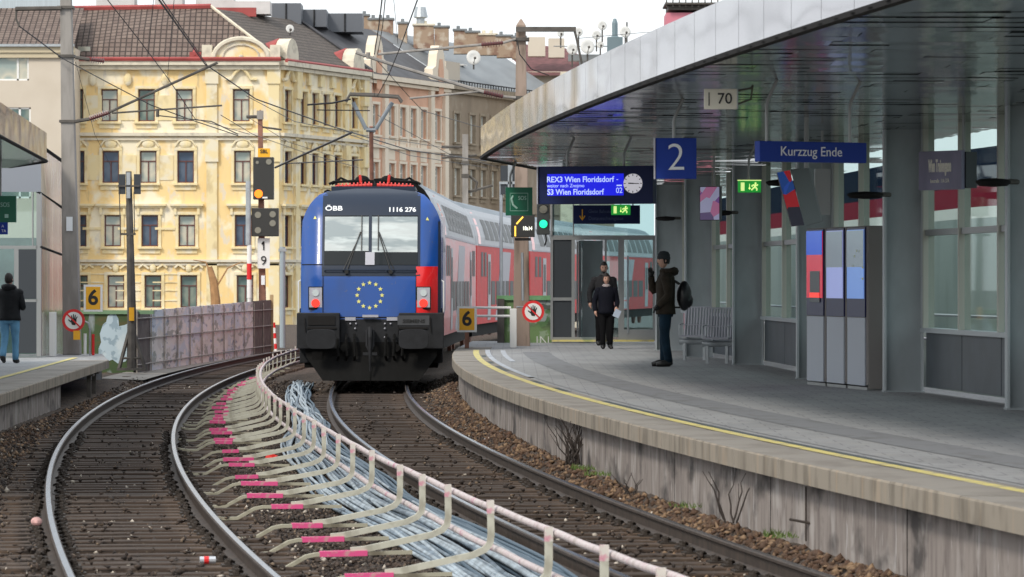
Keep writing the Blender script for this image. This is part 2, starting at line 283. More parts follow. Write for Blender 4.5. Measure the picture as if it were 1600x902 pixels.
def strip(mb, fa, za, fb, zb, d0, d1, st, mi=0):
    n = max(1, int(round((d1-d0)/st))); ds = [d0+(d1-d0)*i/n for i in range(n+1)]; V = []
    for d in ds:
        V += [(fa(d), d, za(d) if callable(za) else za), (fb(d), d, zb(d) if callable(zb) else zb)]
    mb.add(V, [(2*i, 2*i+1, 2*i+3, 2*i+2) for i in range(n)], mi)

# ------------------------------------------------------------------ GROUND
def sstep(a, b, x): t = min(1, max(0, (x-a)/(b-a))); return t*t*(3-2*t)
def zg(X, d):
    a = C1(d); b = C2(d)
    z = -.225+.05*sstep(a-1.3, a-1.9, X)*sstep(b+1.3, b+1.9, X)
    z += .32*sstep(a+.9, max(a+1.5, EX(d)+.25), X)
    z += .14*sstep(b-.95, b-1.9, X)
    return z
mb = MB(); NX, ND = 170, 420
xs = np.linspace(-19, 7, NX); dsx = np.concatenate([np.linspace(14, 80, 300), np.linspace(80.8, 205, ND-300)])
nzv = RNG.random((ND, NX))
V = [(x, d, zg(x, d)+(nzv[j, i]-.5)*.03) for j, d in enumerate(dsx) for i, x in enumerate(xs)]
mb.add(V, [(j*NX+i, j*NX+i+1, (j+1)*NX+i+1, (j+1)*NX+i) for j in range(ND-1) for i in range(NX-1)])
mb.build('ballast_ground', M_BALLAST, smooth=True, kind='structure')
m = MB(); m.quad((-900, -400, -6), (900, -400, -6), (900, 3000, -6), (-900, 3000, -6)); m.build('ground', mat('street_asphalt', (.09, .088, .085), .9, noise=.2, scale=.3), kind='structure')
m = MB(); m.quad((-19, 14, -.3), (-19, 205, -.3), (-27, 205, -6), (-27, 14, -6)); m.quad((-19, 205, -.3), (30, 205, -.3), (30, 213, -6), (-19, 213, -6)); m.quad((6.5, 14, -.3), (30, 14, -.3), (30, 205, -.3), (6.5, 205, -.3))
m.build('embankment', mat('embankment_soil', (.12, .1, .075), .95, noise=.4, scale=1), kind='structure')
m = MB(); strip(m, lambda d: C2(d)-2.35, -.06, lambda d: C2(d)-1.35, -.1, 93, 132, 2); m.build('service_path', M_EDGE, kind='structure')
# sleepers
def base_sleeper(far):
    root = MB()
    root.box((0, 0, -.03), (2.6, .25, .14)); o = root.build('sleeper', M_SLEEPER, bevel=0 if far else .012)
    if not far:
        for sx in (-.755, .755):
            k = MB(); k.box((sx, 0, .048), (.36, .19, .018))
            for sy in (-.05, .05):
                for q in (-.125, .125): k.lathe((sx+q, sy, .055), [(.03, 0), (.03, .02), (.018, .022), (.018, .045)], 6)
            for q in (-.11, .11):
                k.tube([(sx+q*1.35, -.05, .07), (sx+q*1.0, -.06, .095), (sx+q*.7, 0, .075), (sx+q*1.0, .06, .095), (sx+q*1.35, .05, .07)], .012, 5)
            k.build('rail_fastening', M_IRON, o)
    return o
near_s, far_s = base_sleeper(False), base_sleeper(True); used = {0: False, 1: False}
for fn, lab, grp, d1 in ((C1, 'dark wooden sleeper under the track the blue train stands on', 'sleepers of the track with the train', 86), (C2, 'dark wooden sleeper under the empty curving track', 'sleepers of the empty left track', 131)):
    d = 23.0
    while d < d1:
        far = d > 62; src = far_s if far else near_s
        if not used[far]: o = src; used[far] = True
        else: o = copy_tree(src)
        sl = fn(d+.5)-fn(d-.5); o.location = (fn(d)+random.uniform(-.03, .03), d, -.205+random.uniform(-.012, .006)); o.rotation_euler = (random.uniform(-.02, .02), random.uniform(-.006, .006), -math.atan(sl)+random.uniform(-.008, .008))
        tag(o, lab, 'sleeper', grp); d += .585*math.cos(math.atan(sl))
# rails
RP = [(-.024, 0), (.024, 0), (.036, -.009), (.036, -.03), (.012, -.045), (.009, -.13), (.07, -.15), (.07, -.165), (-.07, -.165), (-.07, -.15), (-.009, -.13), (-.012, -.045), (-.036, -.03), (-.036, -.009)]
def rail(fn, off, d0, d1, label):
    n = int((d1-d0)/.6); V = []; F = []; MI = []; K = len(RP)
    for i in range(n+1):
        d = d0+(d1-d0)*i/n; N = nrm(fn, d); c = Vector((fn(d), d, 0))+N*off
        V += [c+N*x+Vector((0, 0, z)) for x, z in RP]
    for i in range(n):
        for k in range(K):
            F.append((i*K+k, i*K+(k+1) % K, (i+1)*K+(k+1) % K, (i+1)*K+k)); MI.append(1 if k == 0 else 0)
    mb = MB(); mb.add(V, F); mb.m = MI; return mb.build('rail', [M_RAIL, M_RAILTOP], label=label, cat='rail')
rail(C1, -.755, 21, 112, 'left-hand rail of the track running under the blue train'); rail(C1, .755, 21, 112, 'polished rail nearest the right-hand platform')
rail(C2, -.755, 21, 160, 'outermost bright curving rail beside the left platform'); rail(C2, .755, 21, 160, 'inner rail of the empty track, next to the pink-taped strips')
# loose stones (uncountable)
def stones(n, pick, smin, smax, name, material, seed):
    rg = np.random.default_rng(seed); base = np.array([(1, 0, 0), (-1, 0, 0), (0, 1, 0), (0, -1, 0), (0, 0, 1), (0, 0, -1)], float)
    F0 = np.array([(0, 2, 4), (2, 1, 4), (1, 3, 4), (3, 0, 4), (2, 0, 5), (1, 2, 5), (3, 1, 5), (0, 3, 5)])
    pts = pick(rg, n); n = len(pts)
    sz = rg.uniform(smin, smax, n)*.5; jit = rg.uniform(.55, 1.35, (n, 6, 1)); sc = rg.uniform(.6, 1.2, (n, 1, 3)); sc[:, :, 2] *= .75
    a = rg.uniform(0, 2*PI, n); b = rg.uniform(-.6, .6, n)
    Vv = base[None]*jit*sc+rg.uniform(-.25, .25, (n, 6, 3))
    ca, sa = np.cos(a)[:, None], np.sin(a)[:, None]; cb, sb = np.cos(b)[:, None], np.sin(b)[:, None]
    x = Vv[..., 0]*ca-Vv[..., 1]*sa; y = Vv[..., 0]*sa+Vv[..., 1]*ca; z = Vv[..., 2]
    y2 = y*cb-z*sb; z2 = y*sb+z*cb; Vv = np.stack([x, y2, z2], -1)*sz[:, None, None]+pts[:, None, :]
    F = (F0[None]+6*np.arange(n)[:, None, None]).reshape(-1, 3)
    me = bpy.data.meshes.new(name); me.vertices.add(n*6); me.vertices.foreach_set('co', Vv.reshape(-1)); me.loops.add(len(F)*3); me.loops.foreach_set('vertex_index', F.reshape(-1)); me.polygons.add(len(F)); me.polygons.foreach_set('loop_start', np.arange(len(F))*3); me.update(calc_edges=True); me.validate()
    me.materials.append(material); o = bpy.data.objects.new(name, me); COL.objects.link(o); return o
def pick_ballast(rg, n):
    out = []; 
    while len(out) < n:
        u = rg.random(); d = 1/(1/24+(1/95-1/24)*u)              # denser near the camera
        X = rg.uniform(LE(d)+.0, EX(d)-.02); a, b = X-C1(d), X-C2(d)
        if min(abs(abs(a)-.755), abs(abs(b)-.755)) < .1: continue
        on = abs(a) < 1.25 or abs(b) < 1.25
        if on and rg.random() < .45: continue
        if on: 
            z = zg(X, d)+rg.uniform(-.02, .025)
            if min(abs(abs(a)-.755), abs(abs(b)-.755)) < .2: z -= .03
            if rg.random() < .06: z = -.145
        else: z = zg(X, d)+rg.uniform(-.015, .03)
        out.append((X, d, z))
    return np.array(out)
o = stones(80000, pick_ballast, .035, .085, 'loose_ballast', M_STONE, 3); tag(o, 'brown crushed stone ballast lying around the tracks', 'gravel', kind='stuff')
def pick_leaf(rg, n):
    out = []
    while len(out) < n:
        d = 1/(1/26+(1/84-1/26)*rg.random()); e = EX(d)
        if rg.random() < .6: X = e+.1-abs(rg.normal(0, .38)); z = zg(X, d)+.02
        else: X = LE(d)+abs(rg.normal(0, .45))+.05; z = zg(X, d)+.02
        out.append((X, d, z))
    return np.array(out)
o = stones(900, lambda rg, n: pick_ballast(rg, n)+np.array([0, 0, .03]), .03, .07, 'pale_pebbles', mat('pale_pebble', (.45, .4, .34), .9, noise=.4, scale=15), 9); tag(o, 'scattered pale pebbles and small scraps between the sleepers', 'gravel', kind='stuff')
o = stones(9500, pick_leaf, .04, .11, 'dead_leaves', layered('dead_leaf', (.085, .05, .032), [((.26, .17, .1), 7, (1, 1, 1), .5, .6, .9), ((.1, .05, .03), 11, (1, 1, 1), .55, .65, .8)], .9), 5); tag(o, 'dry brown leaves drifted along the platform walls', 'leaves', kind='stuff')

# ------------------------------------------------------------------ RIGHT PLATFORM
PD0, PD1 = 20, 90
m = MB(); strip(m, lambda d: EX(d)+.02, ZP, lambda d: XW(d)+.5, ZP, PD0, 99, 1.5); m.build('platform_paving', M_PLAT, kind='structure')
m = MB(); strip(m, lambda d: YX(d)+.28, ZP+.004, lambda d: YX(d)+.3, ZP+.004, PD0, 86, 1); strip(m, lambda d: YX(d)+.95, ZP+.004, lambda d: YX(d)+1.5, ZP+.004, PD0, 84, 1); m.build('tactile_strip', M_PLATDARK, kind='structure')
m = MB(); strip(m, lambda d: YX(d)+.075, ZP+.008, lambda d: YX(d)+.16, ZP+.008, PD0, 86, 1); m.build('dark_groove_strip', mat('dark_groove', (.07, .085, .09), .8), kind='structure')
m = MB(); strip(m, lambda d: YX(d)-.07, ZP+.012, lambda d: YX(d)+.05, ZP+.012, PD0, 86, 1); m.build('yellow_safety_line', M_YLINE, kind='structure')
m = MB(); strip(m, lambda d: YX(d)+.5, ZP+.008, lambda d: YX(d)+.6, ZP+.008, 74, 86, 1); strip(m, lambda d: YX(d)+.18, ZP+.016, lambda d: YX(d)+.28, ZP+.016, 62, 86, 1); m.build('worn_pale_line', M_PALELINE, kind='structure')
def slab(fn, z, d0, d1, seg, over, sgn, name, lab=None):
    """edge slabs along fn: each a curved block with a small joint; sgn=+1 platform lies to +X"""
    m = MB(); d = d0
    while d < d1-.1:
        e = min(d+seg, d1); K = 3
        ds = [d+.012+(e-d-.024)*i/K for i in range(K+1)]; V = []
        dz = random.uniform(-.004, .004)
        for q in ds: x = fn(q); V += [(x+sgn*.75, q, z+.002+dz), (x+sgn*.015, q, z+.002+dz), (x, q, z-.012), (x, q, z-.17), (x+sgn*.75, q, z-.17)]
        m.add(V, [(i*5+k, i*5+(k+1) % 5, (i+1)*5+(k+1) % 5, (i+1)*5+k) for i in range(K) for k in range(5)]+[(0, 1, 2, 3, 4), tuple(K*5+k for k in (4, 3, 2, 1, 0))])
        n0 = len(m.m)-(K*5+2)
        for i in range(K):
            m.m[n0+i*5+2] = 1; m.m[n0+i*5+1] = 1
        d = e
    return m.build(name, [M_EDGE, M_EDGEF], kind='structure')
slab(EX, ZP+.006, PD0, PD1, 2.0, .75, 1, 'platform_edge')
m = MB(); d = PD0
while d < PD1:
    e = d+5; strip(m, lambda q: EX(q)+.13, -.6, lambda q: EX(q)+.13, ZP-.165, d+.015, e-.015, 1.2); d = e
m.quad((EX(90)+.1, 90, -.6), (3.6, 90.2, -.6), (3.6, 90.2, ZP-.01), (EX(90)+.1, 90, ZP-.17)); strip(m, lambda q: EX(q)+.16, -.6, lambda q: EX(q)+.16, ZP-.165, PD0, PD1, 2, 1)
m.build('platform_wall', [M_WALLC, M_DARKTRIM], kind='structure')
# ------------------------------------------------------------------ LEFT PLATFORM
m = MB(); strip(m, lambda d: -24, ZL, lambda d: LE(d)-.02, ZL, 40, 85.6, 3); m.quad((-24, 85.6, ZL), (LE(85.6)-.02, 85.6, ZL), (LE(85.6)-.9, 93, ZL), (-24, 93, ZL)); m.quad((-24, 93, ZL), (LE(85.6)-.9, 93, ZL), (LE(85.6)-.9, 93, -.6), (-24, 93, -.6)); m.build('left_platform_paving', M_PLAT, kind='structure')
slab(LE, ZL+.006, 40, 85.6, 2, .7, -1, 'left_platform_edge')
m = MB(); strip(m, lambda d: LE(d)-.95, ZL+.012, lambda d: LE(d)-.82, ZL+.012, 40, 88, 2); m.build('left_yellow_line', M_YLINE, kind='structure')
m = MB(); strip(m, lambda d: LE(d)-.12, -.6, lambda d: LE(d)-.12, ZL-.165, 40, 73.5, 2); m.quad((LE(73.5)-.12, 73.5, -.6), (-12, 73.7, -.6), (-12, 73.7, ZL-.165), (LE(73.5)-.12, 73.5, ZL-.165)); m.quad((LE(85)-1.2, 86, -.6), (-24, 86, -.6), (-24, 86, ZL), (LE(85)-1.2, 86, ZL)); m.build('left_platform_wall', M_WALLC, kind='structure')
for i, (px, dd) in enumerate(((139, 80.5), (147, 82.5))):
    m = MB(); x = WX(px, dd); m.box((x, dd, .0), (.08, .08, .66)); m.box((x, dd, .31), (.2, .3, .04)); m.box((x, dd, -.2), (.2, .2, .04))
    m.build('platform_support', M_DKSTEEL, label=['short steel prop under the left platform end, nearer the concrete wall', 'short steel prop under the left platform end, nearer its corner'][i], cat='support', group='props under the left platform end')

# ------------------------------------------------------------------ CANOPY (right)
can = empty('platform_canopy', (0, 0, 0), label='long curving polished metal canopy roofing the right-hand platform', cat='canopy')
m = MB(); m_d0, m_d1 = 18, 66.8
x0 = FX(m_d1); d = m_d0
def soffit_panel(m, xa, xb, ya, yb, q=.0045):
    c = [(xa, ya), (xb, ya), (xb, yb), (xa, yb)]; t1, t2 = random.uniform(-q, q), random.uniform(-q, q)
    m.add([(x, y, ZC+t1*(1 if i in (0, 3) else -1)+t2*(1 if i < 2 else -1)+random.uniform(-q, q)*.4) for i, (x, y) in enumerate(c)], [(0, 1, 2, 3)])
while d < m_d1-.01:
    e = min(d+.62, m_d1); dm_ = (d+e)/2; x = FX(dm_); xe = XW(dm_)+.9; x_ = x
    while x_ < xe: w_ = random.choice((.6, 1.2)); soffit_panel(m, x_, min(x_+w_, xe), d, e); x_ += w_
    d = e
m.add([(FX(m_d0), m_d0, ZC+.02), (9, m_d0, ZC+.02), (5, m_d1, ZC+.02), (x0, m_d1, ZC+.02)], [(0, 1, 2, 3)])
d = m_d1
while d < 97:
    e = d+.7; x_ = x0+(.95-x0)*min(1, (d-m_d1)/9.7)
    while x_ < XW(d)+.9: soffit_panel(m, x_, x_+1.1, d, e); x_ += 1.1
    d = e
m.build('soffit', M_SOFFIT, can)
m = MB(); fa = MB(); d = m_d0; k = 0
while d < m_d1-.01:
    e = min(d+1.25, m_d1); g = .006
    strip(m, FX, ZC+.03, FX, ZC+.5, d+g, e-g, .6); d = e
m.quad((x0+.003, m_d1+.004, ZC+.03), (.95, 76.5, ZC+.03), (.95, 76.5, ZC+.5), (x0, m_d1+.004, ZC+.5)); m.quad((.95, 76.5, ZC+.03), (.95, 97, ZC+.03), (.95, 97, ZC+.5), (.95, 76.5, ZC+.5)); m.build('fascia', M_FASCIA, can, smooth=False)
m = MB(); strip(m, lambda d: FX(d)+.02, ZC+.01, lambda d: FX(d)+.02, ZC+.5, m_d0, m_d1, 1.5); strip(m, lambda d: FX(d)-.015, ZC-.02, lambda d: FX(d)-.015, ZC+.025, m_d0, m_d1, 1.5); strip(m, lambda d: FX(d)-.015, ZC-.02, lambda d: FX(d)+.07, ZC-.02, m_d0, m_d1, 1.5)
m.tube([(x0, m_d1, ZC), (.95, 76.5, ZC), (.95, 97, ZC)], .03, 4); m.build('dark_edge_trim', M_DARKTRIM, can)
m = MB(); strip(m, FX, ZC+.5, lambda d: XW(d)+1, ZC+.55, m_d0, m_d1, 2); m.add([(x0, m_d1, ZC+.5), (GX(m_d1)+.8, m_d1, ZC+.55), (GX(97)+.8, 97.6, ZC+.55), (.95, 97.6, ZC+.5), (.95, 76.5, ZC+.5)], [(0, 1, 2, 3, 4)]); m.build('roof_deck', M_TIN, can)

# columns of the glazed wall
cols_d = [85.8, 78.5, 71.5, 61.3, 54.2, 46.8, 39.6]
colspec = {85.8: (1025, 1067), 78.5: (1071, 1112), 71.5: (1146, 1191), 61.3: (1246, 1300), 54.2: (1382, 1440), 46.8: (1574, 1640), 39.6: (1790, 1860)}
clab = ['grey steel column farthest along, beside the glazed lobby', 'grey column just behind the man with the backpack', 'grey column between the benches and the exit sign', 'grey column behind the row of poster cabinets', 'broad grey column between the poster cabinets and the station name sign', 'grey column at the right edge of the view', 'grey column nearest the camera, out at the right']
for cd, lb in zip(cols_d, clab):
    a, b = colspec[cd]; xa, xb = WX(a, cd), WX(b, cd)
    c = empty('steel_column', ((xa+xb)/2, cd, ZP), label=lb, cat='column', group='columns of the right-hand platform'); w = xb-xa; h = ZC-ZP
    MB().box((0, 0, h/2), (w-.03, .05, h)).build('web', M_COLUMN, c)
    for sx in (-1, 1): MB().box((sx*w/2, 0, h/2), (.03, .26, h)).build('flange', M_COLEDGE, c)
    MB().box((0, 0, .012), (w+.05, .3, .02)).build('base_plate', M_COLUMN, c)
# glazed bays between columns
bays = [(47.1, 54.0, 'bay beside the right-most column', 1), (54.5, 61.1, 'bay behind the poster cabinets', 1), (61.6, 71.3, 'bay between the poster cabinets and the benches', 2), (71.8, 78.3, 'bay behind the benches', 1), (78.8, 85.6, 'bay behind the man with the backpack', 1), (39.9, 46.6, 'nearest bay at the right', 1)]
for (a, b, lb, _) in bays:
    r = empty('glazed_wall', ((XW(a)+XW(b))/2+.03, (a+b)/2, ZP), label='glass and dark panel wall '+lb.replace('bay', 'bay', 1), cat='glass wall', group='glazed bays of the platform wall')
    pa, pb = Vector((XW(a)+.03, a, 0)), Vector((XW(b)+.03, b, 0)); L = (pb-pa).length; u = (pb-pa)/L; org = r.location.copy(); org.z = 0
    ang = math.atan2(u.y, u.x); r.rotation_euler = (0, 0, ang); c = 0
    def bx(m, x0, x1, y, th, z0, z1): m.box2((x0-L/2, y-th/2, z0-ZP), (x1-L/2, y+th/2, z1-ZP))
    m = MB(); n = 3
    for i in range(n): bx(m, i*L/n+.02, (i+1)*L/n-.02, 0, .06, ZP+.08, 1.5)
    m.build('lower_panel', M_GREYPANEL, r)
    m = MB(); bx(m, 0, L, 0, .22, 1.5, 1.56); m.build('sill', M_COLEDGE, r)
    for i in range(n+1):
        m = MB(); bx(m, max(0, i*L/n-.045), min(L, i*L/n+.045), 0, .15, 1.56, ZC); m.build('mullion', M_CREAMALU, r)
    m = MB(); bx(m, 0, L, 0, .1, 2.78, 2.86); m.build('transom', M_ALU, r)
    for (z0, z1) in ((1.56, 2.78), (2.86, ZC)):
        m = MB()
        for i in range(n): bx(m, i*L/n+.05, (i+1)*L/n-.05, 0, .012, z0, z1)
        m.build('glass_pane', M_GLASS, r)
# made-up backdrop behind the glass wall; its bands imitate reflections in the panes
nb = empty('roadside_building', (0, 0, 0), label='pale building with a navy and red band, seen through the platform glazing', cat='building')
m = MB()
fnb = lambda d: float(np.interp(d, [40, 58, 62, 66.5, 70, 74, 102, 115, 130], [22, 14, 11.2, 9.5, 8.7, 8.16, 6.75, 6.2, 5.4]))
strip(m, fnb, -6, fnb, 3.3, 40, 120, 1, 0); strip(m, fnb, 3.3, fnb, 3.5, 40, 120, 1, 1); strip(m, fnb, 3.5, fnb, 3.88, 40, 120, 1, 2); strip(m, fnb, 3.88, fnb, 4.55, 40, 120, 1, 3); strip(m, fnb, 4.55, lambda d: fnb(d)+6, 4.7, 40, 120, 1, 4)
m.build('banded_wall', [layered('pale_wall_cladding', (.3, .345, .34), [((.2, .24, .24), .8, (1.5, 1.5, .3), .45, .6, .7)], .6), M_WHITE, mat('maroon_band', (.22, .025, .045), .9, spec=0), mat('navy_band', (.012, .02, .04), .95, spec=0), M_TIN], nb)
m = MB(); 
for z in (1.1, 1.55): m.tube([(fnb(d)-.4, d, z) for d in range(60, 120, 3)], .03, 5)
m.build('handrail', M_CGREY, nb)

# ------------------------------------------------------------------ LOBBY at the end of the right platform
DL = 96.0
lob = empty('glass_lobby', (WX(862, DL), DL, ZP), label='glass entrance lobby with sliding doors at the platform end', cat='lobby')
def lx(px): return WX(px, DL)-lob.location.x
def lz(py): return WZ(py, DL)-ZP
def lbox(m, a, b, y0, y1, th=.1, yo=0, mi=0): m.box2((lx(a), yo-th/2, lz(y1)), (lx(b), yo+th/2, lz(y0)), mi)
m = MB()
for q_, (a, b, y0, y1) in enumerate(((860, 1024, 368, 375), (860, 898, 465, 470), (893, 898, 375, 531), (860, 864, 375, 531), (966, 975, 375, 531), (945, 948, 375, 531), (1020, 1024, 375, 531), (860, 948, 527, 531), (966, 1024, 515, 531), (860, 863, 300, 368), (895, 897, 300, 368))): lbox(m, a, b, y0, y1, .11+.006*q_)
m.build('door_frame', M_ALU, lob)
m = MB(); lbox(m, 864, 893, 375, 465, .05); lbox(m, 864, 893, 470, 527, .05); m.build('dark_panel', M_DKPANEL, lob)
m = MB(); lbox(m, 863, 895, 300, 368, .02); lbox(m, 897, 1022, 300, 368, .02); m.build('upper_glazing', M_GLASSD, lob)
dm = MB(); lbox(dm, 975, 1020, 375, 515, .02); o = dm.build('door', M_GLASSD, lob); m = MB(); m.cyl((lx(981), -.1, lz(400)), (lx(981), -.1, lz(520)), .022, 8); m.build('handle', M_GALV, o)
dm = MB(); lbox(dm, 948, 966, 375, 527, .02); dm.build('side_light', M_GLASSD, lob)
dm = MB(); dm.box2((lx(902), .1, lz(527)), (lx(902)+.03, 1.0, lz(378))); dm.box2((lx(908), -.5, lz(527)), (lx(908)+.02, -.02, lz(378)), 1); dm.build('open_door_leaf', [M_ALU, M_GLASSD], lob)
m = MB(); lbox(m, 906, 944, 375, 531, .06, 1.6); m.build('inner_wall', M_COLUMN, lob)
m = MB(); m.box2((lx(862), .06, lz(531)), (lx(866), 3, lz(300))); m.box2((lx(862), 0, lz(304)), (lx(1022), 3, lz(299)));  m.build('side_wall', M_ALU, lob)
m = MB(); lbox(m, 862, 1022, 531, 534, .14, -.1); m.build('threshold', M_YLINE, lob)
m = MB(); m.quad((WX(866, DL)-.3, DL-.3, ZP+.002), (3.6, DL-.3, ZP+.002), (3.6, DL+3.2, ZP+.002), (WX(866, DL), DL+3.2, ZP+.002)); m.build('lobby_floor', M_PLAT, kind='structure')

# ------------------------------------------------------------------ LOCOMOTIVE
TD = 84.7
def on_track(d): return Vector((C1(d), d, 0))
pa, pb = on_track(TD), on_track(TD+19.2); hd = pb-pa
loco = empty('locomotive', pa, -math.atan2(hd.x, hd.y), label='blue electric locomotive with a ring of yellow stars heading the red train', cat='locomotive')
def lpx(px): return (px-578.5)/75.0
def lpz(py): return 2.2+(437-py)/75.0
HW = [(1.12, 1.40), (1.5, 1.47), (3.0, 1.47), (3.43, 1.455), (3.62, 1.39), (3.8, 1.29), (3.98, 1.13), (4.08, .9), (4.13, .35)]
def hw(z): return float(np.interp(z, [a for a, _ in HW], [b for _, b in HW]))
def front(x, z):
    y = float(np.interp(z, [1.1, 2.25, 2.5, 3.55, 3.8, 4.0, 4.13], [0, .1, .16, .62, .78, 1.0, 1.5])); t = min(1, abs(x)/1.47)
    return y+.1*t*t+.55*max(0, t-.72)**2/.0784*.55
NU, NZ = 40, 44; zs_ = np.linspace(1.12, 4.13, NZ); m = MB(); V = []
for z in zs_:
    h = hw(z)
    for i in range(NU+1):
        u = -1+2*i/NU; u = math.copysign(abs(u)**.85, u); V.append((u*h, front(u*h, z), z))
m.add(V, [(j*(NU+1)+i, j*(NU+1)+i+1, (j+1)*(NU+1)+i+1, (j+1)*(NU+1)+i) for j in range(NZ-1) for i in range(NU)])
for j in range(NZ-1):
    for i in range(NU):
        if zs_[j] > 3.9 and abs(V[j*(NU+1)+i][0]) < 1.02: m.m[j*NU+i] = 1
loop = [V[j*(NU+1)] for j in range(NZ)]+V[(NZ-1)*(NU+1)+1:NZ*(NU+1)-1]+[V[j*(NU+1)+NU] for j in range(NZ-1, -1, -1)]
n = len(loop); m.add(loop+[(x, 18.6, z) for x, y, z in loop], [(i, i+1, n+i+1, n+i) for i in range(n-1)]+[tuple(range(2*n-1, n-1, -1))])
for i in range(n-1):
    if (loop[i][2]+loop[i+1][2])/2 > 3.95: m.m[len(m.m)-n+i] = 1
m.build('body', [M_BLUE, M_TGREY], loco, smooth=True)
def patch(name, x0, x1, z0, z1, material, off=.008, parent=loco, nx=10, nzz=8, smooth=True, clip=True):
    m = MB(); V = []
    for j in range(nzz+1):
        z = z0+(z1-z0)*j/nzz
        for i in range(nx+1):
            x = x0+(x1-x0)*i/nx
            if clip: x = max(-hw(z)+.004, min(hw(z)-.004, x))
            V.append((x, front(x, z)-off, z))
    m.add(V, [(j*(nx+1)+i, j*(nx+1)+i+1, (j+1)*(nx+1)+i+1, (j+1)*(nx+1)+i) for j in range(nzz) for i in range(nx)])
    return m.build(name, material, parent, smooth=smooth)
patch('front_surround', lpx(502), lpx(656), lpz(431.5), 4.125, M_TGREY, .008, nzz=24)
for a, b in ((505.5, 575.5), (580, 652)): w_ = patch('windscreen', lpx(a), lpx(b), lpz(414), lpz(336), M_WIND, .02, nx=8)
for a, b, c in ((506, 575.5, 392), (580, 651.5, 394)): patch('sun_blind', lpx(a), lpx(b), lpz(c), lpz(338), M_SKYREFL, .024, nx=8)  # sky reflection painted as light patches over the upper windscreen
patch('centre_post', lpx(575), lpx(580), lpz(414), lpz(334), M_TGREY, .03, nx=2)
patch('instrument_cover', lpx(570), lpx(584.5), lpz(414), lpz(394), M_CGREY, .036, nx=2, nzz=2)
patch('red_panel', lpx(649.5), 1.4, lpz(490), lpz(416.5), M_TRED, .009)
patch('black_side_strip', 1.405, 1.47, lpz(490), lpz(345), M_TGREY, .006, nx=3)
# seams
m = MB()
def on_front(x, z, off=.01): return (x, front(x, z)-off, z)
m.tube([on_front(x, lpz(413.5)) for x in np.linspace(-1.45, lpx(503), 8)], .01, 4); m.tube([on_front(x, lpz(496)) for x in np.linspace(lpx(505), lpx(649), 10)], .012, 4)
for px in (504, 649.5): m.tube([on_front(lpx(px), z) for z in np.linspace(lpz(490), lpz(431), 6)], .008, 4)
m.build('panel_seam', M_DARKTRIM, loco)
# stars
m = MB()
for k in range(12):
    a = 2*PI*k/12; cx, cz = lpx(577), lpz(461.5); sx, sz = cx+.26*math.sin(a), cz+.26*math.cos(a)
    pts = [on_front(sx+(.05 if i % 2 == 0 else .022)*math.sin(PI*i/5), sz+(.05 if i % 2 == 0 else .022)*math.cos(PI*i/5), .012) for i in range(10)]
    m.add([on_front(sx, sz, .012)]+pts, [(0, 1+i, 1+(i+1) % 10) for i in range(10)])
m.build('star_ring', M_STAR, loco)
def front_text(body, size, px, py, material, bold=.004, sx=1):
    me = text_mesh(body, size, sx=sx, bold=bold, extrude=.001); me.materials.clear(); me.materials.append(material)
    for v in me.vertices:
        x, z = v.co.x+lpx(px), v.co.z+lpz(py); v.co = (x, front(x, z)-.016+v.co.y*.5, z)
    o = bpy.data.objects.new('lettering', me); COL.objects.link(o); o.parent = loco
front_text('ÖBB', .14, 519.5, 325, M_WHITEG, .003, 1.35); front_text('1116 276', .13, 627, 327, M_WHITEG, .004, 1.2)
m = MB()
for px, py in ((490, 339), (667, 341)): m.add([on_front(lpx(px-2.6), lpz(py+2.6), .012), on_front(lpx(px+2.6), lpz(py+2.6), .012), on_front(lpx(px), lpz(py-2.6), .012)], [(0, 1, 2)])
m.build('warning_triangle', M_STAR, loco)
# head lights
for a, b in ((481, 504), (649.8, 672.8)):
    cx = (lpx(a)+lpx(b))/2; y0 = front(cx, 1.8)-.03
    h = MB(); h.box((cx, y0+.05, lpz(466)), ((b-a)/75, .1, 36/75), 0, 0); hh = h.build('headlight', M_DARKTRIM, loco, bevel=.01)
    MB().box((cx, y0-.005, lpz(465)), ((b-a-3)/75, .02, 31/75)).build('lamp_plate', M_CGREY, hh)
    MB().disc((cx, y0-.012, lpz(458)), .07, th=.02).build('white_lens', M_LENSW, hh); MB().disc((cx, y0-.012, lpz(474)), .088, th=.02).build('red_lens', M_LENSR, hh)
# wipers
for (bx_, tx, ex) in ((541, 562, 564), (610, 590, 590)):
    m = MB(); m.tube([on_front(lpx(bx_), lpz(424), .05), on_front(lpx(tx), lpz(362), .06)], .012, 5); m.tube([on_front(lpx(bx_)+.08*(1 if bx_ < 578 else -1)*-1, lpz(424), .05), on_front(lpx(tx)+.02, lpz(362), .06)], .008, 5)
    m.tube([on_front(lpx(ex), lpz(336), .045), on_front(lpx(ex), lpz(391), .045)], .012, 5); m.tube([on_front(lpx(bx_), lpz(425), .02), on_front(lpx(bx_), lpz(425), .1)], .045, 8); m.build('wiper', M_BLACK, loco)
m = MB(); m.tube([on_front(lpx(x), lpz(422), .07) for x in (507, 530, 578, 625, 650)], .014, 6)
for x in (507, 536, 545, 605, 615, 650): m.tube([on_front(lpx(x), lpz(422), .07), on_front(lpx(x), lpz(426), -.01)], .012, 5)
m.build('cleaning_rail', M_TGREY, loco)
for s, a in ((-1, 464.5), (1, 692.5)):
    m = MB(); x = lpx(a); m.tube([(x-s*.05, .55, lpz(438)), (x, .5, lpz(440)), (x+s*.0, .5, lpz(488))], .016, 6); m.build('grab_rail', M_WHITE, loco)
m = MB(); m.box((1.53, .95, 3.15), (.05, .1, .75)); m.box((1.5, .95, 3.5), (.1, .05, .05)); m.build('wing_mirror', M_CGREY, loco)
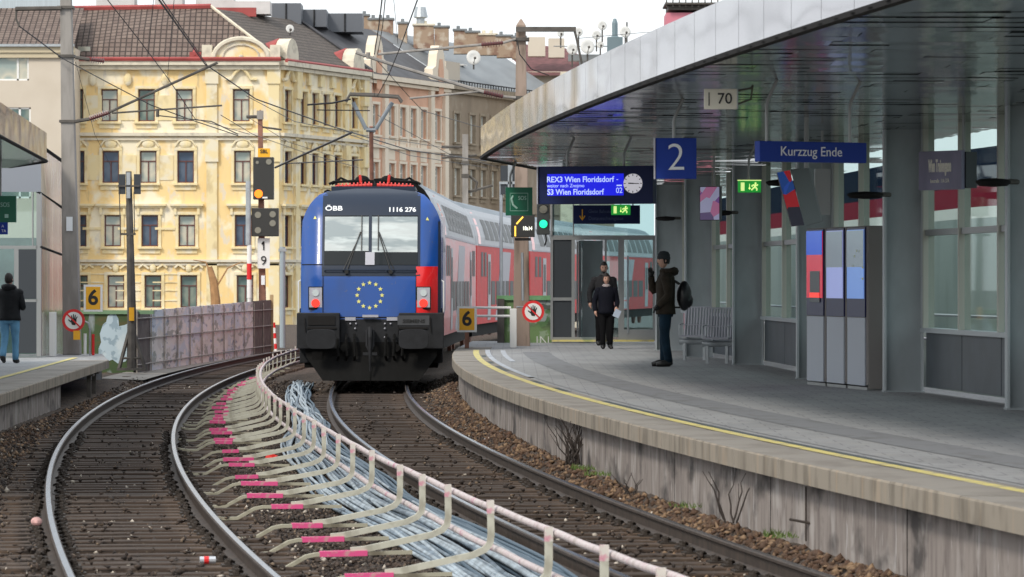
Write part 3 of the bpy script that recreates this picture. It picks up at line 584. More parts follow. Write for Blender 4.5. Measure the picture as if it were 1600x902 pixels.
# buffer beam, buffers, plough
m = MB(); m.box2((lpx(464), -.25, lpz(545)), (lpx(531), .6, lpz(489))); m.box2((lpx(623), -.25, lpz(545)), (1.53, .6, lpz(489))); m.box2((lpx(531), .0, lpz(545)), (lpx(623), .6, lpz(499))); m.box2((-1.5, .55, .45), (1.5, 1.0, 1.6)); m.build('buffer_beam', M_BUF, loco, bevel=.02)
m = MB(); m.box2((lpx(482), -.27, lpz(508)), (lpx(524), -.24, lpz(494)), 0); m.box2((lpx(481), -.275, lpz(514)), (lpx(526), -.24, lpz(511)), 0); m.box2((lpx(622), -.275, lpz(514)), (lpx(668), -.24, lpz(511)), 0)
for a in (476.5, 672): m.tube([(lpx(a), -.28, lpz(496)), (lpx(a)-.0, -.3, lpz(505)), (lpx(a)+.02, -.28, lpz(520))], .012, 5)
m.build('beam_trim', M_DARKTRIM, loco)
MB().box((lpx(646), -.253, lpz(500.5)), (.66, .01, .2)).build('beam_plate', mat('beam_plate_grey', (.055, .058, .064), .7), loco)
text('SIEMENS', .1, (lpx(646.5), -.266, lpz(502)), M_BLACK, loco, sx=1.25, bold=.003)
for cx in (503, 646.5):
    b = MB(); b.tube([(lpx(cx), -.22, lpz(530)), (lpx(cx), -.62, lpz(530))], .12, 14); bo = b.build('buffer', M_DARKTRIM, loco, smooth=False)
    m = MB(); N = 28; prof = []
    for k in range(N):
        a = 2*PI*k/N; prof.append((lpx(cx)+.31*math.copysign(abs(math.cos(a))**.45, math.cos(a)), -.62, lpz(529.5)+.205*math.copysign(abs(math.sin(a))**.55, math.sin(a))))
    m.prism(prof, (0, -.05, 0)); m.build('buffer_plate', M_BUF, bo, bevel=.01)
m = MB()
for x, z, r in ((-.42, 1.28, .02), (-.3, 1.28, .02), (.42, 1.28, .02), (.3, 1.28, .02), (-.32, 1.18, .02), (.3, 1.18, .02), (.3, 1.0, .02)): m.ball((x, -.03, z), r)
m.box((-.42, -.02, 1.38), (.22, .02, .07), 0); m.box((.45, -.02, 1.38), (.22, .02, .07), 0); m.box((0, -.05, 1.44), (.33, .1, .05), 0)
m.build('coupling_fittings', M_CGREY, loco)
m = MB(); m.box((0, -.15, 1.05), (.2, .3, .14)); m.tube([(-.07, -.3, 1.15), (-.07, -.38, .82), (-.02, -.4, .72)], .025, 6); m.tube([(.07, -.3, 1.15), (.07, -.38, .82), (.02, -.4, .72)], .025, 6); m.tube([(0, -.35, 1.2), (0, -.45, 1.0), (0, -.45, .62), (0, -.42, .3)], [.05, .045, .03, .015], 8); m.box((0, -.42, .66), (.3, .06, .06)); m.build('coupling_hook', M_BUF, loco)
m = MB()
for sx in (-1, 1):
    for x in (.33, .5, .68): m.tube([(sx*x, -.05, 1.05), (sx*x, -.28, .95), (sx*(x-.02), -.3, .62), (sx*(x+.03), -.1, .48)], .03, 6)
    m.cyl((sx*.54, -.1, .78), (sx*.54, -.28, .78), .08, 12); m.box((sx*1.1, -.12, .62), (.22, .12, .22))
m.build('air_hose', M_UNDER, loco)
m = MB(); A = [(-1.36, -.15, .9), (1.38, -.15, .9), (1.38, -.15, .6), (1.02, -.35, .1), (-.98, -.35, .1), (-1.34, -.15, .6)]
m.add(A+[(x, y+.5, z) for x, y, z in A], [(5, 4, 3, 2), (0, 5, 2, 1), (6, 7, 8, 11), (8, 9, 10, 11), (0, 6, 11, 5), (1, 2, 8, 7), (2, 3, 9, 8), (3, 4, 10, 9), (4, 5, 11, 10)]); m.tube([(0, -.37, .1), (0, -.3, .45)], .008, 4); m.build('snow_plough', M_UNDER, loco)
m = MB(); m.box2((-1.4, .6, .35), (1.4, 18.4, 1.15)); m.build('underframe', M_UNDER, loco)
for yy in (2.8, 5.6, 13.5, 16.3):
    for sx in (-1, 1):
        m = MB(); m.cyl((sx*.72, yy, .57), (sx*.86, yy, .57), .57, 20); m.build('wheel', M_RUSTY, loco)
m = MB(); m.box2((1.475, 2.2, 1.3), (1.49, 2.9, 3.1)); m.build('cab_door', M_BLUE, loco)
# roof equipment and pantograph
m = MB(); m.box2((-.9, 2.5, 4.1), (.9, 17, 4.2)); m.build('roof_deck', M_TGREY, loco)
m = MB()
for sx in (-1, 1):
    m.tube([(sx*1.0, 4, 4.28), (sx*.9, 4, 4.33), (sx*.2, 4, 4.36)], .03, 6); m.box((sx*.75, 4, 4.16), (.14, 1.6, .12)); m.ball((sx*.28, 4.2, 4.36), .12, sc=(1.4, 1, 1)); m.tube([(sx*.5, 4.3, 4.3), (sx*.75, 4.3, 4.42), (sx*.95, 4.3, 4.28)], .03, 5); m.cyl((sx*1.0, 3.2, 4.05), (sx*1.0, 5, 4.05), .1, 8); m.box((sx*.35, 8, 4.3), (.5, 1.8, .3))
m.build('roof_box', M_UNDER, loco)
for sx in (-1, 1):
    m = MB()
    for q in np.linspace(.12, .78, 9): m.tube([(sx*(q-.015), 3.7, 4.25-.03*q), (sx*(q+.015), 3.7, 4.25-.03*q)], .085-.03*q, 8)
    m.tube([(sx*.05, 3.7, 4.25), (sx*.85, 3.7, 4.22)], [.045, .03], 8); m.tube([(sx*.3, 3.8, 4.3), (sx*.32, 3.8, 4.48)], .03, 6); m.build('insulator', M_INSRED, loco)
pz = lambda py: 2.2+(437-py)*(TD+12.0)/FPX; pxx = lambda px: WX(px, TD+12.0)-(pa.x+(pb.x-pa.x)*12/19.2)
pg = MB(); pg.tube([(pxx(580), 12.6, 4.2), (pxx(580), 12.0, pz(198))], .05, 8); pgo = pg.build('pantograph_arm', M_RUSTY, loco)
m = MB()
for a, b in ((574.5, 552), (584.5, 613)):
    m.tube([(pxx(a), 12, pz(199)), (pxx(a-(2.5 if a < 580 else -2.5)), 12, pz(202)), (pxx(b), 12, pz(160))], .05, 7)
m.tube([(pxx(572), 12, pz(203)), (pxx(587), 12, pz(203))], .055, 7); m.build('upper_arm', M_PANTO, pgo)
m = MB()
for dy, dz in ((-.2, 0), (.25, .05)):
    m.tube([(pxx(541), 12+dy, pz(155)-.08+dz), (pxx(547), 12+dy, pz(149)+dz), (pxx(580), 12+dy, pz(150)+dz), (pxx(622), 12+dy, pz(153)+dz), (pxx(628), 12+dy, pz(158)-.05+dz)], .034, 6)
m.build('collector_head', M_DKSTEEL, pgo)
# dark cover from loco roof to the first coach
# ------------------------------------------------------------------ COACHES
CP = [(1.38, .75), (1.4, 1.2), (1.4, 3.3), (1.37, 3.6), (1.27, 3.95), (1.12, 4.3), (.98, 4.5), (.75, 4.68), (.4, 4.79), (0, 4.82)]
def coach_mesh():
    L = 26.2; m = MB(); prof = [(x, z) for x, z in CP]+[(-x, z) for x, z in reversed(CP[:-1])]; N = len(prof)
    ys = [0, .25]+list(np.linspace(1, L-1, 24))+[L-.25, L]; V = []
    for k, y in enumerate(ys):
        sc = .93 if k in (0, len(ys)-1) else 1; V += [(x*sc, y, z) for x, z in prof]
    F, MI = [], []
    for k in range(len(ys)-1):
        for i in range(N-1):
            z = (prof[i][1]+prof[i+1][1])/2; F.append((k*N+i, k*N+i+1, (k+1)*N+i+1, (k+1)*N+i)); MI.append(2 if z > 4.42 else 1 if z > 3.4 else 0)
    F += [tuple(range(N)), tuple(range(len(ys)*N-1, (len(ys)-1)*N-1, -1))]; MI += [3, 3]; m.add(V, F); m.m = MI
    return m
def side_x(z): return float(np.interp(z, [b for a, b in CP], [a for a, b in CP]))
def coach(p, ang, label, haze_paled):
    c = empty('coach', p, ang, label=label, cat='train coach', group='double-deck coaches of the train'); L = 26.2
    coach_mesh().build('body', [M_CRED if not haze_paled else layered('pale_red_coach', (.56, .08, .1), [((.5, .22, .26), 1.2, (1, .3, 3), .45, .6, .6)], .3), M_CWHITE, M_CROOF, M_UNDER], c)  # first coach has haze and reflection paled into its red
    for s in (1,):
        def sq(y0, y1, z0, z1, off=.012, sl=0, inset=0):
            m = MB(); zz = np.linspace(z0, z1, 5); V = []
            for z in zz: V += [(s*(side_x(z)+off), y0+sl*(z-z0), z), (s*(side_x(z)+off), y1+sl*(z-z0), z)]
            m.add(V, [(2*i, 2*i+1, 2*i+3, 2*i+2) for i in range(4)]); return m
        sq(8.5, 13.5, .8, 3.39, .006, 1.1).build('light_stripe', M_CGREY, c); sq(-.0+1, 2.0, 3.35, 4.4, .006, .5).build('red_slant', M_TRED, c)
        for y in np.arange(4.2, 22.5, 2.25): f = sq(y, y+1.75, 3.52, 4.2, .012); f.build('upper_window', M_TGLASS, c)
        for y in np.arange(6.5, 20, 2.25): f = sq(y, y+1.75, 1.35, 2.15, .012); f.build('lower_window', M_TGLASS, c)
        for y in (2.0, 3.4, 22.6, 24): sq(y, y+.9, 2.3, 3.1, .012).build('end_window', M_TGLASS, c)
        for y in (4.9, 20.4):
            d = sq(y, y+1.3, .85, 3.05, .014).build('door', M_CWHITE, c); sq(y+.25, y+1.05, 1.7, 2.8, .02).build('door_window', M_TGLASS, d)
        m = MB(); m.box2((1.38, 1, 3.3), (1.42, 25, 3.36)); m.box2((1.36, 1, 4.36), (1.36, 25, 4.36)); m.build('gutter', M_CGREY, c)
    m = MB(); m.box2((-1.2, .8, .35), (1.2, 25.4, .8)); m.build('underframe', M_UNDER, c)
    m = MB(); m.box2((-.9, .05, 1.2), (.9, -.5, 3.6)); m.build('gangway', M_UNDER, c)
    for yy in (2.5, 5, 21, 23.5):
        for sx in (-.75, .75): m = MB(); m.cyl((sx-.06, yy, .46), (sx+.06, yy, .46), .46, 16); m.build('wheel', M_RUSTY, c)
    return c
d = TD+19.6
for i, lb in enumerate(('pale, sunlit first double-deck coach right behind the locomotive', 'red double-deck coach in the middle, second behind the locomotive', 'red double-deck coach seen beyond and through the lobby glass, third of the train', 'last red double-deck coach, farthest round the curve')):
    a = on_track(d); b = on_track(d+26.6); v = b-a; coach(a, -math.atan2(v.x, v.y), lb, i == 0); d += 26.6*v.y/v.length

# ------------------------------------------------------------------ BARRIER of bent strips beside the cables
def make_bracket():
    r = empty('barrier_bracket')
    def strap(pts, w, t, mb=None):
        m = mb or MB(); pts = [Vector(p) for p in pts]; V = []
        for i, p in enumerate(pts):
            tt = (pts[min(i+1, len(pts)-1)]-pts[max(i-1, 0)]).normalized(); nn = Vector((-tt.z, 0, tt.x))*t/2
            V += [p+Vector((0, -w/2, 0))-nn, p+Vector((0, w/2, 0))-nn, p+Vector((0, w/2, 0))+nn, p+Vector((0, -w/2, 0))+nn]
        F = [(i*4+k, i*4+(k+1) % 4, (i+1)*4+(k+1) % 4, (i+1)*4+k) for i in range(len(pts)-1) for k in range(4)]+[(3, 2, 1, 0), tuple((len(pts)-1)*4+k for k in range(4))]
        m.add(V, F); return m
    strap([(-1.62, 0, -.15), (-1.45, 0, -.17), (-1.33, 0, -.165), (-1.16, 0, -.07), (-1.08, 0, -.055), (-.3, 0, -.055)], .07, .03).build('base_strip', layered('dirty_base_strip', (.36, .34, .26), [((.12, .1, .07), 6, (1, 1, 1), .45, .62, .85)], .8), r)
    strap([(-.8, 0, -.03), (-.68, 0, -.02), (-.14, 0, .085), (-.05, 0, .125), (-.01, 0, .17), (0, 0, .24), (0, 0, .4)], .045, .05).build('upright', M_STRIP, r)
    strap([(0, 0, .398), (0, 0, .5)], .048, .053).build('stained_tip', mat('pink_white_tip', (.62, .5, .48), .6, ramp=[(.5, (.6, .56, .51)), (.64, (.6, .16, .27))], scale=14), r)
    strap([(-1.07, 0, -.052), (-.7, 0, -.052)], .082, .044).build('tape_mark', M_PINK, r)
    return r
def bar_pos(d): return Vector((BX(d), d, 0))
brk = make_bracket(); dl = [24.2, 26.0, 28.2, 31.0, 33.7, 35.6, 37.5, 40.3, 42.7, 44.9, 47.2]
d = 49.3
while d < 104: dl.append(d); d += 2.05
for i, d in enumerate(dl):
    o = brk if i == 0 else copy_tree(brk); N = nrm(BX, d); o.location = (BX(d), d, random.uniform(-.02, .02)); o.scale.x = (BX(d)-C2(d)-.82)/1.62; o.rotation_euler = (random.uniform(-.03, .03), random.uniform(-.02, .02), math.atan2(N.y, N.x)+random.uniform(-.05, .05))
    for ch in o.children:
        if ch.name.startswith('tape_mark'): ch.scale.x = random.uniform(.55, 1.1); ch.location.x = -.9*(1-ch.scale.x)+random.uniform(-.05, .05)
    tag(o, 'bent pale strip with a pink tape mark holding up the low barrier pipes', 'barrier post', 'bent posts of the low barrier')
dd = [21.5]+dl
for z, r_, lb in ((.44, .028, 'upper pink-stained pipe of the low barrier'), (.13, .028, 'lower pink-stained pipe of the low barrier, just above the cables')):
    m = MB(); pts = []
    for d in np.arange(21.5, 104, .5):
        k = min(range(len(dl)), key=lambda q: abs(dl[q]-d)); pts.append((BX(d)+.065, d, z-.008*min(1, abs(dl[k]-d))+.004*math.sin(d*.9)))
    m.tube(pts, r_, 8); m.build('barrier_pipe', M_PIPE, smooth=True, label=lb, cat='pipe', group='pipes of the low barrier')
# cables
NCAB = 34
for i in range(NCAB):
    u = (i+.5)/NCAB; ph = [random.uniform(0, 6.3) for _ in range(4)]; pts = []; r_ = random.uniform(.017, .027); lift = random.uniform(0, 1)
    d_end = random.uniform(84, 90)
    for d in np.arange(21.5, d_end, .45):
        k = sstep(50, 68, d); wdt = .95*(1-k)+.42*k; cen = (.22+.05*math.sin(d*.4))*(1-k)+.78*k
        off = cen+(u-.5)*wdt+.05*math.sin(d*.3+ph[0])+.015*math.sin(d*.8+ph[1])+.02*k*math.sin(d*.7+ph[3])
        zz = -.145+lift*(.09*(1-k)+.17*k)*(1-abs(u-.5)*1.4)+.006*math.sin(d*1.1+ph[2])+.012*k*math.sin(d*.7+ph[1])
        pts.append((BX(d)+off, d, zz+r_))
    m = MB(); m.tube(pts, r_, 5); ci = 2 if random.random() < .16 or u > .88 else random.randint(0, 1)
    m.build('cable', M_CABLE[ci], smooth=True, label='dark slate cable in the loose bundle inside the low barrier' if ci == 2 else 'pale grey cable in the loose bundle inside the low barrier', cat='cable', group='loose cable bundle beside the barrier')
# litter
m = MB(); p0 = Vector((WX(312, 33.6), 33.6, -.12)); m.cyl(p0, p0+Vector((.13, .02, 0)), .03, 10); o = m.build('drink_can', mat('can_silver', (.6, .62, .66), .3, .5), label='crushed silver and red can lying between the left rails', cat='can'); MB().cyl(p0+Vector((.035, .005, .0)), p0+Vector((.075, .01, .0)), .0325, 10).build('red_band', M_RED, o)
o = MB().ball(P(57, 815, 35.5), .05, sc=(1, 1, .8)).build('foam_cup', mat('pinkish_foam', (.6, .35, .33), .7, noise=.4, scale=20), label='small pinkish cup lying outside the outermost rail', cat='litter')
for (px, py, sc_, lb, colr) in ((770, 666, .06, 'small white paper scrap by the platform wall', (.7, .7, .72)), (767, 688, .07, 'crumpled white paper lying beside the right rail', (.65, .66, .7)), (853, 704, .09, 'grey-white crumpled plastic near the platform wall', (.45, .46, .5)), (470, 677, .07, 'orange scrap lying beside the cable bundle', (.8, .2, .04)), (426, 715, .07, 'red scrap lying among the barrier strips', (.6, .03, .02))):
    dd_ = FPX*(CZ+.1)/(py-HOR); m = MB(); m.ball(P(px, py, dd_), sc_, nu=7, nv=5, sc=(1.3, .8, .6))
    m.v = [(x+random.uniform(-.02, .02), y+random.uniform(-.02, .02), z+random.uniform(-.015, .015)) for x, y, z in m.v]; m.build('litter_scrap', mat('scrap_%d' % px, colr, .7), label=lb, cat='litter')
m = MB(); dd_ = 54; m.tube([P(886, 730, dd_), P(898, 728, dd_), P(906, 718, dd_), P(913, 706, dd_)], [.03, .045, .04, .05], 6); m.build('plastic_strip', mat('white_plastic_rag', (.72, .72, .74), .5), label='long white plastic rag caught at the foot of the platform wall', cat='litter')
# dry shrubs along the wall
M_TWIG = mat('dry_twig', (.045, .035, .03), .8)
def shrub(px, py, h, n, label):
    d = FPX*(CZ-.08)/(py-HOR); p = P(px, py, d); p.x = min(p.x, EX(d)+.1); m = MB()
    for i in range(n):
        a = random.uniform(-.5, .5); q = Vector(p)+Vector((random.uniform(-.08, .08), random.uniform(-.1, .1), -.03)); pts = [q]
        for k in range(5): q = q+Vector((math.sin(a)*h/5+random.uniform(-.03, .03), random.uniform(-.03, .03), h/5*random.uniform(.7, 1.1))); a += random.uniform(-.25, .25); pts.append(q)
        m.tube(pts, [.009, .008, .007, .006, .004, .003], 4)
        if i % 2: m.tube([pts[2], pts[2]+Vector((random.uniform(-.15, .15), 0, .16))], [.005, .003], 3)
    return m.build('dry_shrub', M_TWIG, label=label, cat='shrub')
shrub(1137, 812, .5, 5, 'bare dark twigs growing against the wall beneath the platform, the nearer bush'); shrub(895, 722, .55, 26, 'tangle of bare twigs in front of the platform wall, behind the white rag'); shrub(985, 768, .16, 6, 'short dark stubs of twigs by the platform wall')
M_GRASS = mat('grass_green', (.09, .14, .03), .8)
def tuft(px, py, n, label):
    d = FPX*(CZ-.05)/(py-HOR); m = MB()
    for i in range(n):
        p = P(px, py, d)+Vector((random.uniform(-.16, .16), random.uniform(-.3, .3), 0)); t = p+Vector((random.uniform(-.04, .04), random.uniform(-.04, .04), random.uniform(.025, .065))); m.add([p+Vector((-.006, 0, 0)), p+Vector((.006, 0, 0)), t], [(0, 1, 2)])
    m.build('grass_tuft', M_GRASS, label=label, cat='grass tuft')
tuft(914, 733, 90, 'green grass tuft under the white rag by the wall'); tuft(935, 742, 60, 'mossy grass tuft a little nearer than the rag'); tuft(1222, 838, 90, 'nearest grass tuft at the foot of the platform wall'); tuft(1074, 792, 40, 'small grass tuft between the two dry shrubs')
# wall rebar cross
m = MB(); d = 33.4; x = EX(d)+.105; m.tube([(x, d, .05), (x, d, .5)], .008, 5); m.tube([(x-.12, d+.15, .22), (x+.1, d-.12, .19)], .012, 5); m.build('wall_clamp', M_IRON, label='small rusty cross-shaped clamp on the platform wall joint', cat='clamp')

# ------------------------------------------------------------------ SIGNS under the canopy
def hanger(m, px, py0, py1, d, r=.02, kink=True):
    zt = ZC; x = WX(px, d)
    m.tube([(x+.12, d-.05, zt), (x+.02, d, zt-.2), (x, d, zt-.26), (x, d, WZ(py1, d))], r, 8)
def sign_box(name, px0, px1, py0, py1, d0, d1, material, th, parent):
    a = Vector((WX(px0, d0), d0, 0)); b = Vector((WX(px1, d1), d1, 0)); c = (a+b)/2; L = (b-a).length; ang = math.atan2((b-a).y, (b-a).x); dm_ = (d0+d1)/2
    z0, z1 = WZ(py1, dm_), WZ(py0, dm_); parent.location = (c.x, c.y, (z0+z1)/2); parent.rotation_euler = (0, 0, ang)
    MB().box((0, 0, 0), (L, th, z1-z0)).build(name, material, parent, bevel=.006); return L, z1-z0
def sign_rods(parent, pxs, d, z_top=None, r=.02):
    inv = parent.matrix_basis.inverted()
    for px, dd in pxs:
        x = WX(px, dd); m = MB(); zt = ZC; zb = parent.location.z
        pts = [Vector((x+.1, dd-.05, zt)), Vector((x+.015, dd, zt-.19)), Vector((x, dd, zt-.25)), Vector((x, dd, zb+.02))] if zt-zb > .5 else [Vector((x, dd, zt)), Vector((x, dd, zb))]
        m.tube([inv@p for p in pts], r, 8); m.build('hanger_rod', M_ALU, parent)
s = empty('departure_board', label='wide navy departure board with lit blue lines and a round clock', cat='departure board'); L, H = sign_box('housing', 845, 1023, 260, 319, 57.5, 57.0, M_SIGNDK, .22, s)
MB().box((-L/2-.008, -.02, 0), (.016, .26, H)).build('side_trim', M_CGREY, s)
k = 57.3/FPX
MB().box(((918-934)*k, -.113, (290-289.5)*k), (124*k, .006, 34*k)).build('screen', M_SCREEN, s)
text('REX3 Wien Floridsdorf', .112, ((855-934)*k, -.119, (290-281.5)*k), M_LCD, s, 'LEFT', sx=.92, bold=.002); text('weiter nach Znojmo', .07, ((855.5-934)*k, -.119, (290-291)*k), M_LCD, s, 'LEFT', sx=.95, bold=.0)
text('S3 Wien Floridsdorf', .112, ((856-934)*k, -.119, (290-301)*k), M_LCD, s, 'LEFT', sx=.9, bold=.002); text('02', .11, ((973-934)*k, -.119, (290-299)*k), M_LCD, s, sx=.9); text('--', .11, ((973-934)*k, -.119, (290-290)*k), M_LCD, s, sx=1.1, bold=.004); text('-', .1, ((970-934)*k, -.119, (290-281)*k), M_LCD, s)
ck = MB(); cc = Vector(((995-934)*k, -.113, (290-288)*k)); ck.disc(cc, 15.2*k, th=.006, n=32); cko = ck.build('clock_face', mat('clock_dial', (.6, .58, .62), .5, emit=(.8, .78, .85), es=.28), s)
m = MB()
for q in range(12):
    a = q*PI/6; m.box((0, 0, 0), (.010, .004, .026), M=Matrix.Translation(cc+Vector((math.sin(a)*.118, -.009, math.cos(a)*.118)))@Matrix.Rotation(a, 4, 'Y'))
m.build('hour_marks', M_BLACK, cko)
for a, l_, w_ in ((R(-88), .075, .016), (R(92), .1, .011)): MB().box((0, 0, l_/2-.01), (w_, .004, l_), M=Matrix.Translation(cc+Vector((0, -.012, 0)))@Matrix.Rotation(a, 4, 'Y')).build('clock_hand', M_BLACK, cko)
sign_rods(s, ((886, 57.5), (975, 57.2)), 57)
s = empty('platform_number_sign', label='square blue sign with a large grey-white 2 hanging from the canopy', cat='platform sign'); sign_box('panel', 1024, 1088, 216, 280, 45, 45, M_SIGNBLUE, .12, s); MB().box((-.236, -.0, 0), (.012, .15, .455)).build('side_trim', M_CGREY, s); text('2', .43, (-.0, -.065, -.0), M_WHITEG, s, sx=1.0, bold=-.004); sign_rods(s, ((1053, 45),), 45)
s = empty('short_train_sign', label='long blue hanging sign reading Kurzzug Ende', cat='sign'); sign_box('panel', 1183, 1350, 222, 254, 40.6, 41.2, M_SIGNBLUE, .1, s); text('Kurzzug Ende', .135, (-.03, -.056, 0), M_WHITEG, s, sx=.98); sign_rods(s, ((1198, 40.7), (1328, 41.1)), 41, r=.017)
s = empty('speed_sign', label='small cream plate with a bar and the number 70 under the canopy edge', cat='sign'); sign_box('panel', 1100, 1152, 139, 171, 40, 40, mat('cream_sign', (.85, .82, .7), .5), .03, s); text('70', .15, (.04, -.019, 0), M_BLACK, s, bold=.001); MB().box((-.115, -.017, 0), (.01, .006, .13)).build('bar', M_BLACK, s)
MB().box((.165, 0, 0), (.012, .05, .2)).build('bracket', M_GALV, s); m = MB(); m.tube([(.16, .02, .08), (.3, .04, .11), (.32, .05, .14)], .01, 6); m.tube([(.16, .02, -.05), (.3, .04, .0), (.32, .05, .14)], .01, 6); m.build('support_arm', M_DKSTEEL, s)
s = empty('exit_sign', label='small lit green exit sign on a rod between the number 2 and Kurzzug Ende signs', cat='exit sign'); sign_box('housing', 1153, 1189, 283, 301, 60, 60, M_EXITG, .06, s); sign_rods(s, ((1170, 60),), 60, r=.018)
def exit_pic(s, w, h):
    m = MB(); m.box((-w*.3, -.034, 0), (w*.16, .006, h*.72)); m.box((-.0*w, -.034, 0), (w*.03, .006, h*.5)); m.box((0, -.034, -h*.14), (w*.09, .006, h*.09))
    for pts in ([(.24, .26), (.24, .3)], [(.2, .16), (.24, -.02), (.32, -.2), (.3, -.34)], [(.24, -.02), (.16, -.14), (.08, -.3)], [(.22, .15), (.32, .1), (.36, .2)], [(.2, .15), (.12, .1), (.1, -.0)]):
        m.tube([(x*w, -.034, z*h) for x, z in pts], h*.07, 5)
    m.tube([(w*.26, -.03, h*.3), (w*.26, -.038, h*.3)], h*.09, 8); m.build('pictogram', M_EXITW, s)
exit_pic(s, .34, .17); MB().box((0, 0, .095), (.35, .07, .012)).build('top_trim', M_EXITW, s)
s = empty('lobby_exit_sign', label='small lit green exit sign over the lobby doors', cat='exit sign'); sign_box('housing', 955, 985, 320, 336, 90, 90, M_EXITG, .06, s); exit_pic(s, .42, .22); MB().box((.0, .05, .25), (.02, .02, .4)).build('hanger_rod', M_ALU, s)
s = empty('direction_sign', label='dim navy direction sign with a small orange arrow above the lobby doors', cat='sign'); sign_box('panel', 896, 1000, 321, 350, 93, 93, M_SIGNDK, .1, s); m = MB(); m.tube([(-.56, -.055, .12), (-.56, -.055, -.12)], .014, 5); m.tube([(-.62, -.055, -.03), (-.56, -.055, -.13), (-.5, -.055, -.03)], .014, 5); m.build('arrow', M_YEL, s); DIM = mat('dim_lettering', (.05, .08, .18), .5); text('Gleise Bahnsteige', .11, (-.42, -.054, .07), DIM, s, 'LEFT', sx=.8); text('Donauescheingasse', .12, (-.42, -.054, -.09), DIM, s, 'LEFT', sx=.85)
for sx in (-.6, .6): MB().box((sx, .03, .35), (.03, .03, .4)).build('hanger_rod', M_ALU, s)
s = empty('emergency_phone_sign', label='green SOS sign with a telephone handset hanging at the canopy tip', cat='sign')
def sos(s, x0, w, dim=M_SGREENL):
    text('SOS', .095*w/.47, (x0+.055, -.042, .055), dim, s, sx=.85); m = MB(); m.tube([(x0-.1, -.04, .1), (x0-.125, -.04, .04), (x0-.1, -.04, -.06), (x0-.03, -.04, -.12)], [.016, .018, .018, .016], 6); m.build('handset', dim, s)
    m = MB(); 
    for a, b in (((-.15, .14), (.15, .14)), ((.15, .14), (.15, -.16)), ((.15, -.16), (-.15, -.16)), ((-.15, -.16), (-.15, .14))): m.tube([(x0+a[0], -.04, a[1]), (x0+b[0], -.04, b[1])], .004, 4)
    m.build('outline', dim, s)
sign_box('panel', 790, 832, 293, 337, 69, 69, M_GREENS, .08, s); sos(s, 0, .47); sign_rods(s, ((797, 69),), 69, r=.022)
s = empty('station_name_sign', label='shiny hanging sign reading Wien Traisengasse in front of the glazing', cat='station sign'); sign_box('panel', 1438, 1505, 236, 297, 49.8, 49.2, mat('reflective_sign_blue', (.2, .19, .29), .3, noise=.35, scale=3, stretch=(1, 1, .3)), .06, s); LS = mat('pale_sign_lettering', (.95, .92, .82), .5)
text('Wien Traisengasse', .21, (.0, -.032, .05), LS, s, sx=.25, bold=.007); text('Innstraße  11A 37A', .07, (0, -.032, -.13), LS, s, sx=.6); MB().box((.33, .12, -.0), (.13, .18, .44)).build('housing', M_DKPANEL, s); MB().box((.18, .2, .45), (.03, .03, .5)).build('hanger_rod', M_ALU, s)
# hanging monitors
def screen_mat(nm, cols):
    m = mat(nm, cols[0], .25, emit=(1, 1, 1), es=.16); nt = m.node_tree; b = nt.nodes['Principled BSDF']; t = nt.nodes.new('ShaderNodeTexCoord'); n = nt.nodes.new('ShaderNodeTexVoronoi'); n.inputs['Scale'].default_value = 5; r = nt.nodes.new('ShaderNodeValToRGB'); r.color_ramp.interpolation = 'CONSTANT'
    while len(r.color_ramp.elements) < len(cols): r.color_ramp.elements.new(.5)
    for i, c in enumerate(cols): r.color_ramp.elements[i].position = i/len(cols); r.color_ramp.elements[i].color = (*c, 1)
    nt.links.new(t.outputs['Object'], n.inputs['Vector']); sp = nt.nodes.new('ShaderNodeSeparateColor'); nt.links.new(n.outputs['Color'], sp.inputs[0]); nt.links.new(sp.outputs[0], r.inputs[0]); nt.links.new(r.outputs[0], b.inputs['Base Color']); nt.links.new(r.outputs[0], b.inputs['Emission Color']); return m
s = empty('hanging_monitor', (WX(1109, 62), 62, WZ(318, 62)), R(-18), label='small monitor with a pink and violet picture between two columns', cat='monitor'); MB().box((0, .06, 0), (.32, .12, .52)).build('housing', M_DKPANEL, s); MB().box((0, -.003, 0), (.3, .006, .5)).build('screen', screen_mat('violet_screen', [(.25, .1, .4), (.6, .2, .4), (.5, .5, .75), (.15, .1, .25)]), s); MB().box((.05, .06, .48), (.03, .03, .5)).build('hanger_rod', M_ALU, s)
s = empty('tilted_monitor', (WX(1250, 50), 50, WZ(306, 50)), label='big grey tilted monitor with a bright blue and red screen edge', cat='monitor')
kk = 50/FPX
def fr(px, py, y=0): return ((px-1250)*kk, y, (306-py)*kk)
m = MB(); A = [fr(1235, 265, 0), fr(1268, 260, .5), fr(1288, 345, .5), fr(1258, 353, 0)]; m.prism(A, (.03, .12, 0)); m.build('housing', mat('monitor_grey', (.17, .17, .175), .5), s)
m = MB(); m.quad(fr(1214, 270, -.02), fr(1234, 266, 0), fr(1257, 352, 0), fr(1237, 354, -.02)); m.build('screen', screen_mat('blue_red_screen', [(.03, .1, .5), (.02, .08, .35), (.5, .02, .03), (.03, .03, .05)]), s)
m = MB(); m.prism([fr(1214, 270, -.015), fr(1234, 266, .005), fr(1257, 352, .005), fr(1237, 354, -.015)], (.0, .15, 0)); m.build('screen_housing', M_DKPANEL, s)
m = MB(); m.tube([fr(1262, 262, .2), fr(1262, 160, .2)], .03, 6); m.build('hanger_rod', M_ALU, s)
s = empty('second_monitor', (WX(1285, 53), 53, WZ(300, 53)), label='dark back of a monitor hanging behind the big tilted one', cat='monitor'); MB().box((0, 0, 0), (.2, .12, .6)).build('housing', M_ALU, s); MB().box((0, .02, .5), (.03, .03, .6)).build('hanger_rod', M_ALU, s)
